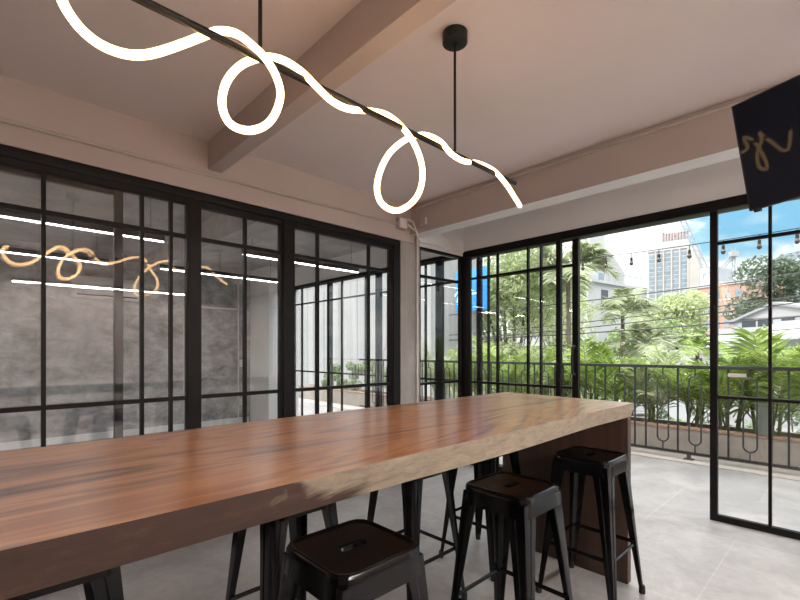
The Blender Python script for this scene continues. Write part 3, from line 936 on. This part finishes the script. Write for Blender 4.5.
def leaf_blob(mb, c, r, n, size, rs, mi=0):
    for _ in range(n):
        v = Vector((rs.gauss(0, 1), rs.gauss(0, 1), rs.gauss(0, 1))).normalized()
        rr = rs.uniform(.55, 1.0) ** .6
        p = Vector(c) + Vector((v.x * r[0], v.y * r[1], v.z * r[2])) * rr
        q = (v + Vector((rs.gauss(0, .6), rs.gauss(0, .6), rs.gauss(0, .6) + .4))).normalized()
        t1 = q.cross(Vector((rs.gauss(0, 1), rs.gauss(0, 1), rs.gauss(0, 1)))).normalized(); t2 = q.cross(t1)
        a = size * rs.uniform(.6, 1.3)
        mb.add([p - t1 * a, p + t2 * a * .42, p + t1 * a, p - t2 * a * .42], [(0, 1, 2, 3)], mi)


def tree(name, base, top, width, mat, n, size, seed, label, cat='tree', group=None, blobs=14, trunk_r=.14, crown_lo=.42):
    rs = random.Random(seed)
    base = Vector(base); H = top - base.z
    root = thing(name, base, label, cat, group)
    tk = MB(); lv = MB()
    ct = base + UP * H * crown_lo
    tk.tube([base, base + UP * H * crown_lo * .6 + Vector((.1, .05, 0)), ct + UP * H * .15], [trunk_r, trunk_r * .75, trunk_r * .4], 8)
    for k in range(blobs):
        az = k * 2.399 + rs.random() * .5
        u = (k + .5) / blobs
        rad = width * .5 * sqrt(rs.uniform(.1, .75))
        zc = base.z + H * (crown_lo + .12 + (.80 - crown_lo) * rs.random() ** .9)
        rr = width * rs.uniform(.18, .30)
        tz = 1 - max(0, (zc - base.z) / H - .6) * 1.2
        c = Vector((base.x + cos(az) * rad * tz, base.y + sin(az) * rad * tz, min(zc, top - rr * .55)))
        tk.tube([ct - UP * H * .12 * rs.random(), ct.lerp(c, .6) + UP * .1, c], [trunk_r * .28, trunk_r * .18, .015], 5)
        leaf_blob(lv, c, (rr, rr, rr * .75), n // blobs, size, rs)
    lv.build('foliage', M[mat], root, smooth=0, recalc=False)
    tk.build('trunk', M['bark'], root)
    return root


def at_ground(x, t):
    p = P(x, 351, t); p.z = ZG
    return p


def topz(y, t):
    return 1.35 + (351 - y) / FPX * t


# canopy seen through the left facade panels
tree('leafy_tree', at_ground(512, 15), topz(238, 15), 4.4, 'tree_pale', 20000, .075, 1, 'broad pale green tree filling the left facade panels', blobs=30, crown_lo=.34, trunk_r=.10)
tree('leafy_tree', at_ground(462, 19), topz(262, 19), 3.6, 'tree_pale', 7000, .09, 2, 'pale green tree seen beside the blue sign', blobs=14)
tree('leafy_tree', at_ground(556, 21), topz(252, 21), 3.4, 'tree_pale', 7000, .09, 3, 'mid green tree seen at the sliding door stile', blobs=14)
tree('leafy_tree', at_ground(672, 40), topz(292, 40), 6.4, 'tree_pale', 6000, .20, 4, 'round pale green tree in front of the tall hotel tower', blobs=18)
tree('leafy_tree', at_ground(640, 35), topz(314, 35), 4.5, 'tree_leaf', 4500, .17, 5, 'mid green tree below the tall hotel tower', blobs=14)
tree('leafy_tree', at_ground(702, 46), topz(318, 46), 3.2, 'tree_leaf', 2500, .2, 6, 'small green tree beside the orange building', blobs=10)
tree('leafy_tree', at_ground(778, 52), topz(256, 52), 8.5, 'tree_dark', 6000, .26, 8, 'big dark green tree behind the grey roofed house, left one', blobs=18)
tree('leafy_tree', at_ground(838, 62), topz(238, 62), 9.5, 'tree_dark', 6000, .26, 9, 'big dark green tree cut by the right edge of the photo', blobs=18)


for i, (x, h_, lab) in enumerate([(-8.35, 1.05, 'tallest leafy shrub seen through the right partition bay'), (-9.15, .85, 'middle leafy shrub seen through the right partition bay'), (-10.1, .75, 'left leafy shrub seen through the right partition bay')]):
    tree('potted_shrub', (x, 7.1, .22), .22 + h_, .75, 'tree_leaf', 700, .05, 60 + i, lab, 'shrub', 'shrubs before the streaked wall', blobs=7, trunk_r=.02, crown_lo=.12)


# tall feather palms below the balcony
def tall_palm(base, crown_z, nf, L, mat, seed, label, nl=26, ll=.75, lw=.06):
    rs = random.Random(seed)
    base = Vector(base)
    root = thing('palm_tree', base, label, 'palm tree')
    tk = MB(); lv = MB()
    c = Vector((base.x + .15, base.y, crown_z))
    tk.tube([base, base.lerp(c, .5) + Vector((.12, 0, 0)), c], [.10, .07, .055], 10)
    for k in range(nf):
        az = 2 * pi * (k * .382) + rs.uniform(-.2, .2)
        up = rs.uniform(.25, 1.3)
        frond(lv, c + UP * .05, az, L * rs.uniform(.8, 1.1), up, rs.uniform(.35, .75), nl, ll * rs.uniform(.85, 1.1), lw, 0, 1, rs=rs)
    lv.build('fronds', [M[mat], M['stem']], root, smooth=0, recalc=False)
    tk.build('trunk', M['bark'], root)
    return root


tall_palm(at_ground(563, 12.5), topz(277, 12.5), 18, 1.6, 'palm_grey', 21, 'tall drooping grey green palm beside the sliding door handle')
tall_palm(at_ground(618, 15), topz(316, 15), 20, 1.7, 'palm_grey', 22, 'feathery palm tree in front of the white terraced house', ll=.6)
tall_palm(at_ground(640, 12), topz(352, 12), 16, 1.4, 'palm_grey', 23, 'lower feathery palm tree in front of the pale round tree', ll=.5)
tall_palm(at_ground(692, 14.5), topz(352, 14.5), 16, 1.4, 'palm_leaf', 24, 'lower feathery palm tree left of the right door stile', ll=.5)

hedge = [(650, 10.5, .35, 'tree_dark', 'dark hedge shrub low behind the railing, left of the pair of oval loops'), (684, 10.2, .25, 'tree_leaf', 'green hedge shrub low behind the pair of oval loops'),
         (722, 10, .3, 'tree_dark', 'dark hedge shrub low behind the right door stile'), (760, 9.8, .2, 'tree_leaf', 'green hedge shrub low behind the right door left pane'),
         (800, 9.6, .35, 'tree_dark', 'dark hedge shrub low at the right edge of the photo'), (606, 11, .4, 'tree_leaf', 'green hedge shrub low beside the table corner'),
         (545, 12.5, 1.9, 'tree_pale', 'green hedge shrub low behind the left facade panel'), (497, 13, 2.0, 'tree_pale', 'dark hedge shrub low behind the corner post')]
for i, (x, t, zt, mt_, lab) in enumerate(hedge):
    tree('hedge_shrub', at_ground(x, t), zt, 1.35 if zt < 1 else 2.6, mt_, 1500 if zt < 1 else 4500, .07, 40 + i, lab, 'shrub', 'hedge shrubs below the balcony', blobs=9, trunk_r=.06, crown_lo=.15)

# ------------------------------------------------------------------ ground outside
struct('ground', MB().box(-260, 160, -60, 420, ZG - .3, ZG), M['asphalt'], 'grey street ground below the balcony', 'ground')

M['bwhite'] = simple('building_white', (.37, .38, .39), .7, var=.06, scale=.3)
M['bgrey'] = simple('building_grey', (.36, .36, .36), .7, var=.1, scale=.3)
M['bglass'] = simple('building_glass', (.20, .25, .28), .25, var=.2, scale=.4)
M['bcream'] = simple('building_cream', (.36, .34, .31), .7, var=.06, scale=.2)
M['bpeach'] = simple('building_peach', (.40, .25, .19), .75, var=.1, scale=.3)
M['broof'] = simple('roof_grey', (.28, .29, .30), .6, var=.1, scale=1)
M['bdark'] = simple('dark_window', (.05, .06, .07), .2, var=.1)
M['bblue'] = simple('building_blue', (.33, .42, .52), .5, var=.1, scale=.2)
M['sign_red'] = simple('sign_red', (.24, .17, .155), .6)
M['sign_blue'] = simple('sign_blue', (.03, .26, .72), .5, var=.05)
M['steel'] = simple('crane_steel', (.28, .31, .34), .6)
M['wire'] = simple('wire_grey', (.07, .07, .075), .7)


class Block:
    """upright box building: front face seen between two pixel columns at depths ta, tb; extends away by dep"""
    def __init__(s, name, xa, ta, xb, tb, ytop, dep, label, cat='building', ztop=None):
        s.a = P(xa, 351, ta); s.b = P(xb, 351, tb); s.a.z = s.b.z = ZG
        s.u = (s.b - s.a); s.w = s.u.length; s.u.normalize()
        s.n = Vector((s.u.y, -s.u.x, 0))
        if s.n.dot(-s.a) < 0: s.n = -s.n
        s.h = (topz(ytop, (ta + tb) / 2) if ztop is None else ztop) - ZG
        s.dep = dep
        s.root = thing(name, (s.a + s.b) / 2 - s.n * dep / 2, label, cat)

    def part(s, name, mat, u0, u1, d0, d1, z0, z1, bevel=0):
        """u along the front, d outwards from the front (negative = inside), z above the ground"""
        c = s.a + s.u * (u0 + u1) / 2 + s.n * (d0 + d1) / 2 + UP * (z0 + z1) / 2
        return MB().obox(c, s.u, s.n, UP, (u1 - u0) / 2, abs(d1 - d0) / 2, (z1 - z0) / 2).build(name, M[mat], s.root, bevel=bevel)

    def multi(s, name, mat, rects, d0, d1):
        mb = MB()
        for (u0, u1, z0, z1) in rects:
            c = s.a + s.u * (u0 + u1) / 2 + s.n * (d0 + d1) / 2 + UP * (z0 + z1) / 2
            mb.obox(c, s.u, s.n, UP, (u1 - u0) / 2, abs(d1 - d0) / 2, (z1 - z0) / 2)
        return mb.build(name, M[mat], s.root)


# hotel tower
B = Block('hotel_tower', 648, 205, 689, 195, 250, 16, 'tall white hotel tower with balconies and red rooftop letters')
w = B.w; h = B.h
B.part('body', 'bwhite', 0, w, -B.dep, 0, 0, h)
nf = 17
for k in range(5):
    u0 = w * (.03 + k * .195); u1 = u0 + w * .135
    B.multi('window_column', 'bglass', [(u0, u1, h * .30 + i * (h * .68 / nf), h * .30 + i * (h * .68 / nf) + h * .030) for i in range(nf)], .0, .12)
    B.part('pier', 'bcream', u1 + w * .012, u1 + w * .055, 0, .5, 0, h)
B.part('stair_tower', 'bcream', w, w + 3.8, -B.dep * .8, .3, 0, h * 1.0)
B.part('upper_storey', 'bwhite', w * .28, w * .98, -B.dep * .8, -.6, h, h + 4.2)
B.part('roof_edge', 'bgrey', -.2, w + .2, -.4, .5, h - .2, h + .35)
rs = random.Random(3)
u = w * .36
while u < w * .98:
    lw_ = w * rs.uniform(.045, .06)
    hh = 3.4 if u > w * .36 else 4.0
    mb = MB()
    c = lambda du, dz, a, b: mb.obox(B.a + B.u * (u + du) + B.n * (-.8) + UP * (h + 4.2 + dz), B.u, B.n, UP, a, .25, b)
    c(.18, hh / 2, .2, hh / 2); c(lw_ - .18, hh / 2, .2, hh / 2)
    c(lw_ / 2, [.3, hh / 2, hh - .3][rs.randrange(3)], lw_ / 2, .28)
    mb.build('roof_letter', M['sign_red'], B.root)
    u += lw_ + w * .022

# slim tower at far left of opening
B = Block('apartment_tower', 575, 150, 590, 145, 236, 8, 'slim pale tower block rising above the drooping palm', ztop=topz(228, 148))
B.part('body', 'bwhite', 0, B.w, -8, 0, 0, B.h)
for k in range(2):
    B.multi('window_column', 'bglass', [(B.w * (.2 + .38 * k), B.w * (.4 + .38 * k), B.h * .4 + i * 2.6, B.h * .4 + i * 2.6 + 1.2) for i in range(13)], 0, .1)

# arched grey roof building
t_ = 62
poly = [P(x, y, t_) for (x, y) in [(590, 330), (590, 269), (594, 262), (599, 256.5), (604, 253.5), (609, 253.2), (614, 257), (619, 264.5), (625, 273.5), (625, 330)]]
arc = thing('arched_building', P(608, 351, t_) + UP * (ZG - 1.35), 'grey building with an arched gable behind the white terrace', 'building')
MB().prism(poly, FW * 10 - RT * 2).build('gable_wall', M['bgrey'], arc)
rp = [P(x, y, t_ - .3) for (x, y) in [(589, 270), (593.5, 261.5), (598.5, 255.8), (604, 252.4), (609.5, 252.0), (614, 255), (613, 257), (609, 254.2), (604, 254.6), (599, 258), (594, 263.5), (590.5, 270)]]
MB().prism(rp, FW * 10.6 - RT * 2).build('roof_edge', M['broof'], arc)
rb = MB()
for k in range(7):
    xx = 594 + k * 4.4
    yy = [266, 259, 257, 257, 262, 268, 274][k]
    rb.bar(P(xx, 330, t_ - .05), P(xx, yy, t_ - .05), .12, .1)
rb.build('ribs', M['bwhite'], arc)

# white terraced house
B = Block('terraced_house', 588, 43, 647, 50, 283, 6, 'white house with roof terrace railing behind the palms', ztop=topz(286, 46))
B.part('body', 'bwhite', 0, B.w, -9, 0, 0, B.h)
B.part('roof_slab', 'bwhite', -.2, B.w + .2, -9.2, .35, B.h, B.h + .25)
B.part('upper_floor', 'bwhite', 0, B.w * .42, -8, -1.0, B.h + .25, B.h + 1.9)
tb_ = MB()
for i in range(9):
    u = B.w * (.12 + .105 * i)
    tb_.obox(B.a + B.u * u + B.n * .2 + UP * (B.h + .75), B.u, B.n, UP, .04, .04, .5)
tb_.obox(B.a + B.u * B.w * .54 + B.n * .2 + UP * (B.h + 1.25), B.u, B.n, UP, B.w * .42, .04, .05)
tb_.build('terrace_railing', M['bgrey'], B.root)
for (u0, u1) in ((.46, .56), (.64, .79), (.2, .3)):
    B.part('window', 'bdark', B.w * u0, B.w * u1, 0, .06, B.h - 2.1, B.h - .6)
B.part('window', 'bglass', B.w * .3, B.w * .4, -1.0, -.94, B.h + .5, B.h + 1.4)

# orange building behind the right stile
B = Block('orange_building', 692, 95, 746, 85, 285, 12, 'pale orange apartment building between tower and trees', ztop=topz(286, 90))
B.part('body', 'bpeach', 0, B.w, -12, 0, 0, B.h)
B.part('roof_parapet', 'bwhite', -.2, B.w + .2, -12, .3, B.h, B.h + .6)
B.part('roof_room', 'bwhite', B.w * .05, B.w * .22, -9, -3, B.h + .6, B.h + 3.2)
B.part('roof_room', 'bwhite', B.w * .72, B.w * 1.0, -9, -3, B.h + .6, B.h + 2.0)
for r_ in range(4):
    for k in range(5):
        B.part('window', 'bglass', B.w * (.06 + .19 * k), B.w * (.16 + .19 * k), 0, .08, B.h - 2.6 - 3.0 * r_, B.h - 1.1 - 3.0 * r_)
    B.part('floor_band', 'bwhite', 0, B.w, 0, .15, B.h - 3.1 - 3.0 * r_, B.h - 2.85 - 3.0 * r_)

B = Block('grey_block', 700, 130, 716, 126, 271, 8, 'small grey white block just left of the right door stile', ztop=topz(268, 128))
B.part('body', 'bwhite', 0, B.w, -8, 0, 0, B.h)
B.multi('window_column', 'bglass', [(B.w * .2, B.w * .4, B.h - 3 - 3 * i, B.h - 1.6 - 3 * i) for i in range(5)], 0, .1)
B.multi('window_column', 'bglass', [(B.w * .6, B.w * .8, B.h - 3 - 3 * i, B.h - 1.6 - 3 * i) for i in range(5)], 0, .1)

B = Block('office_block', 778, 130, 826, 115, 240, 14, 'distant blue grey office block above the right trees', ztop=topz(245, 122))
B.part('body', 'bblue', 0, B.w, -14, 0, 0, B.h)
for i in range(6):
    B.part('window_band', 'bglass', B.w * .03, B.w * .97, 0, .1, B.h - 3 - 3.2 * i, B.h - 1.4 - 3.2 * i)
B.part('roof_room', 'bblue', B.w * .2, B.w * .8, -10, -2, B.h, B.h + 2.4)

# grey roofed house on the right
B = Block('grey_roofed_house', 716, 33, 806, 27, 325, 7, 'white house with grey pitched roof beyond the right door')
w = B.w
zt = lambda y, t=30: topz(y, t) - ZG
B.part('body', 'bwhite', 0, w, -7, 0, 0, zt(327))
B.part('upper_wall', 'bwhite', w * .05, w * .95, -6, -1.2, zt(327), zt(317))
for (u0, u1) in ((.17, .33), (.36, .52), (.62, .75)):
    B.part('window', 'bdark', w * u0, w * u1, -1.22, -1.14, zt(326), zt(318))
gw = MB()
G = [B.a + B.u * w * .06 + UP * zt(318) - B.n * 1.2, B.a + B.u * w * .56 + UP * zt(303) - B.n * 1.2, B.a + B.u * w * .94 + UP * zt(312) - B.n * 1.2]
gw.prism([G[0], G[1], G[2], G[2] - UP * (zt(312) - zt(318)), G[0] - UP * .02], -B.n * .2)
gw.build('gable', M['bgrey'], B.root)
rf = MB()
A0 = B.a + UP * zt(319) - B.n * .95; C0 = B.a + B.u * w * .56 + UP * zt(302) - B.n * .95; D0 = B.a + B.u * w * 1.0 + UP * zt(312) - B.n * .95
rf.prism([A0, C0, D0, D0 - UP * .18, C0 - UP * .18, A0 - UP * .18], -B.n * 7.5)
rf.build('roof', M['broof'], B.root)
ef = MB()
A1 = B.a + UP * zt(330)
ef.prism([A1 + B.n * 2.6 - UP * 1.1, A1 + B.n * 2.6 - UP * .98, A1 - B.n * 1.0 + UP * .12, A1 - B.n * 1.0], B.u * w * .6)
ef.build('porch_roof', M['bgrey'], B.root)
ef = MB()
A2 = B.a + B.u * w * .62 + UP * zt(329)
ef.prism([A2 + B.n * 2.0 - UP * .8, A2 + B.n * 2.0 - UP * .68, A2 - B.n * 1.0 + UP * .5, A2 - B.n * 1.0 + UP * .38], B.u * w * .6)
ef.build('porch_roof', M['bwhite'], B.root)

# low white roofed house in the middle
B = Block('low_white_house', 650, 24, 718, 22, 340, 5, 'low white roofed house behind the palms near the centre')
B.part('body', 'bwhite', 0, B.w, -5, 0, 0, B.h - .6)
rf = MB()
q = [B.a + UP * (B.h - .7) + B.n * .4 - B.u * .3, B.a + B.u * (B.w * .5) + UP * (B.h + .1) + B.n * .4, B.a + B.u * (B.w + .3) + UP * (B.h - .7) + B.n * .4]
rf.prism(q + [q[2] - UP * .12, q[1] - UP * .12, q[0] - UP * .12], -B.n * 5.8)
rf.build('roof', M['bwhite'], B.root)
B.part('window', 'bdark', B.w * .2, B.w * .36, 0, .05, B.h - 1.9, B.h - .95)
B.part('window', 'bdark', B.w * .62, B.w * .78, 0, .05, B.h - 1.9, B.h - .95)

# neighbour's streaked wall seen through the partition
nb = thing('neighbour_building', (-13.2, 10.2, ZG), 'pale streaked neighbouring building seen through the glass partition', 'building')
MB().box(-19, -8.6, 9.5, 12, ZG, 8.5).build('wall', M['streaked'], nb)
gr = MB()
for k in range(26):
    gr.box(-18.9 + k * .40, -18.86 + k * .40, 9.488, 9.5, ZG, 8.5)
gr.build('ribs', M['streaked'], nb)
for k in range(5):
    MB().box(-9.75, -9.1, 9.43, 9.50, 1.0 + k * .62, 1.35 + k * .62).build('window', M['bdark'], nb)
MB().box(-10.1, -10.0, 9.40, 9.46, ZG, 8.4).build('pipe', M['bgrey'], nb)

# blue sign
bs = thing('sign_board', P(469, 351, 9.3) + UP * (ZG - 1.35), 'blue hanging sign board with painted lamp reflection near the corner post', 'sign')
sc_ = P(468.8, 290.5, 9.3)
sx = Vector((1, 0, 0)); sy = Vector((0, 1, 0))
MB().obox(sc_ + sx * .07, sx, sy, UP, .42, .03, .44).build('board', M['sign_blue'], bs, bevel=.01)
mk = MB()  # white strokes stand in for the linear lights' reflection in the glass
mk.obox(sc_ + Vector((-.23, -.034, -.05)), (sx * .25 + UP).normalized(), sy, (sx - UP * .25).normalized(), .20, .004, .028)
mk.obox(sc_ + Vector((-.27, -.034, -.02)), (sx * 1.2 + UP).normalized(), sy, (sx - UP * 1.2).normalized(), .12, .004, .024)
mk.obox(sc_ + Vector((.20, -.034, -.08)), sx, sy, UP, .13, .004, .02)
mk.build('painted_reflection', M['white_plastic'], bs)
MB().box(sc_.x - .03, sc_.x + .03, sc_.y + .03, sc_.y + .09, ZG, sc_.z + .4).build('post', M['steel'], bs)

# cranes
def lattice(root, name, p, q, wid, nseg):
    p = Vector(p); q = Vector(q); d = (q - p).normalized(); sd = d.cross(FW).normalized()
    mb = MB()
    for s_ in (-1, 1):
        mb.bar(p + sd * wid * s_, q + sd * wid * s_, .32, .32)
    for i in range(nseg):
        a = p.lerp(q, i / nseg); b = p.lerp(q, (i + 1) / nseg)
        sg = 1 if i % 2 else -1
        mb.bar(a + sd * wid * sg, b - sd * wid * sg, .2, .2)
    return mb.build(name, M['steel'], root)


cr = thing('tower_crane', at_ground(708, 170), 'lattice crane with long jib slanting beside the hotel tower', 'crane')
lattice(cr, 'jib', P(680, 214, 170), P(706, 270, 170), .95, 16)
lattice(cr, 'mast', P(707, 272, 170), at_ground(708, 170), 1.0, 20)
MB().obox(P(707.5, 271, 169), RT, FW, UP, 1.5, 1.2, 1.3).build('cab', M['bgrey'], cr)
cr = thing('tower_crane', at_ground(734, 180), 'smaller distant crane seen through the right glass door', 'crane')
lattice(cr, 'jib', P(721, 270, 180), P(737, 251, 180), .55, 8)
lattice(cr, 'mast', P(733.5, 248, 180), at_ground(734, 180), .6, 16)
MB().obox(P(734, 254, 179), RT, FW, UP, 1.6, 1.0, 1.0).build('cab', M['bgrey'], cr)

# overhead wires
wires = [((440, 316), (940, 252), 'highest overhead wire crossing in front of the hotel tower'),
         ((440, 336), (940, 276), 'overhead wire second from the top across the garden'),
         ((440, 341), (940, 283), 'overhead wire third from the top across the garden'),
         ((440, 340.5), (940, 303), 'overhead wire fourth from the top across the garden'),
         ((440, 350), (940, 316), 'lowest overhead wire just above the palms')]
for i, (p, q, lab) in enumerate(wires):
    a = P(p[0], p[1], 13.5); b = P(q[0], q[1], 8.6)
    pts = [a.lerp(b, k / 12) - UP * (.10 * 4 * (k / 12) * (1 - k / 12)) for k in range(13)]
    o = MB().tube(pts, [.013, .012, .015, .018, .012][i], 6).build('overhead_wire', M['wire'])
    tag(o, lab, 'wire', 'overhead wires beyond the balcony')
up_ = MB().cyl(P(940, 351, 8.6) + UP * (ZG - 1.35), P(940, 230, 8.6), .12, 10).build('utility_pole', M['bgrey']); tag(up_, 'grey utility pole right of the balcony carrying the wires', 'pole')
up_ = MB().cyl(P(440, 351, 13.55) + UP * (ZG - 1.35), P(440, 300, 13.55), .10, 10).build('utility_pole', M['bgrey']); tag(up_, 'grey utility pole hidden behind the corner glass', 'pole')

# parked car below
cp = at_ground(641, 33)
car = thing('car', cp, 'white car parked in the street, glimpsed through the railing', 'car')
cu = RT; cv = FW
body = [(-2.1, .35), (-2.1, .75), (-1.5, .95), (-.9, 1.42), (.7, 1.45), (1.35, 1.0), (2.1, .85), (2.15, .4)]
MB().prism([cp + cu * a - cv * .85 + UP * b for a, b in body], cv * 1.7).build('body', M['bwhite'], car, bevel=.05)
MB().prism([cp + cu * a - cv * .87 + UP * b for a, b in [(-1.3, .98), (-.82, 1.34), (.62, 1.36), (1.1, 1.0)]], cv * 1.74).build('windows', M['bdark'], car)
for a in (-1.35, 1.4):
    for d in (-.86, .68):
        MB().cyl(cp + cu * a + cv * d + UP * .33, cp + cu * a + cv * (d + .18) + UP * .33, .33, 18).build('wheel', M['rubber'], car)

# ------------------------------------------------------------------ world and lights
wd = bpy.data.worlds.new('sky'); SC.world = wd; wd.use_nodes = True
nt = wd.node_tree; L = nt.links
bg = nt.nodes['Background']
tc = nt.nodes.new('ShaderNodeTexCoord')
sp = nt.nodes.new('ShaderNodeSeparateXYZ'); L.new(tc.outputs['Generated'], sp.inputs[0])
mp = nt.nodes.new('ShaderNodeMapping'); mp.inputs['Scale'].default_value = (4.5, 4.5, 11)
mp.inputs['Location'].default_value = (.6, .25, .1)
L.new(tc.outputs['Generated'], mp.inputs[0])
nz = N(nt, 'ShaderNodeTexNoise', Scale=1.5, Detail=7., Roughness=.55, Distortion=.3); L.new(mp.outputs[0], nz.inputs['Vector'])
gx = N(nt, 'ShaderNodeMapRange'); gx.inputs['From Min'].default_value = -.36; gx.inputs['From Max'].default_value = -.17
gx.inputs['To Min'].default_value = .42; gx.inputs['To Max'].default_value = -.06
L.new(sp.outputs['X'], gx.inputs['Value'])
# cloudier towards the horizon
gz = N(nt, 'ShaderNodeMapRange'); gz.inputs['From Min'].default_value = .10; gz.inputs['From Max'].default_value = .24
gz.inputs['To Min'].default_value = .24; gz.inputs['To Max'].default_value = -.06
L.new(sp.outputs['Z'], gz.inputs['Value'])
s1 = N(nt, 'ShaderNodeMath', _operation='ADD'); L.new(nz.outputs['Fac'], s1.inputs[0]); L.new(gx.outputs[0], s1.inputs[1])
s2 = N(nt, 'ShaderNodeMath', _operation='ADD'); L.new(s1.outputs[0], s2.inputs[0]); L.new(gz.outputs[0], s2.inputs[1])
cr_ = ramp(nt, [(.43, (.15, .35, .50)), (.53, (.28, .44, .52)), (.61, (.60, .64, .66)), (.75, (.95, .95, .95))], s2.outputs[0])
L.new(cr_.outputs[0], bg.inputs['Color'])
# bright overcast overhead and in the half of the sky that holds the sun
ov = N(nt, 'ShaderNodeMapRange'); ov.inputs['From Min'].default_value = .27; ov.inputs['From Max'].default_value = .45
ov.inputs['To Min'].default_value = 0; ov.inputs['To Max'].default_value = .5
L.new(sp.outputs['Z'], ov.inputs['Value'])
s3 = N(nt, 'ShaderNodeMath', _operation='ADD'); L.new(s2.outputs[0], s3.inputs[0]); L.new(ov.outputs[0], s3.inputs[1])
L.new(s3.outputs[0], cr_.inputs[0])
ez = N(nt, 'ShaderNodeMapRange'); ez.inputs['From Min'].default_value = .27; ez.inputs['From Max'].default_value = .5
ez.inputs['To Min'].default_value = 1.0; ez.inputs['To Max'].default_value = 2.5
L.new(sp.outputs['Z'], ez.inputs['Value']); L.new(ez.outputs[0], bg.inputs['Strength'])

sun = bpy.data.lights.new('sun', 'SUN'); sun.energy = 1.3; sun.angle = radians(8); sun.color = (1, .95, .88)
so = bpy.data.objects.new('sun', sun); COL.objects.link(so)
so.rotation_euler = Vector((.35, .75, -1.0)).to_track_quat('-Z', 'Y').to_euler()

cam = bpy.data.cameras.new('camera'); co = bpy.data.objects.new('camera', cam); COL.objects.link(co)
co.location = CAM; co.rotation_euler = (radians(90), 0, YAW)
cam.sensor_width = 36; cam.lens = FPX / 800 * 36; cam.shift_y = 51 / 800; cam.clip_start = .02; cam.clip_end = 1500
SC.camera = co
SC.view_settings.view_transform = 'Standard'; SC.view_settings.look = 'None'
SC.view_settings.gamma = 1; SC.view_settings.exposure = 1.0; SC.view_settings.use_curve_mapping = False
SC.cycles.max_bounces = 10; SC.cycles.diffuse_bounces = 6; SC.cycles.glossy_bounces = 5; SC.cycles.transparent_max_bounces = 24
SC.cycles.sample_clamp_indirect = 6
for ob in bpy.data.objects:
    if '_org' in ob: del ob['_org']
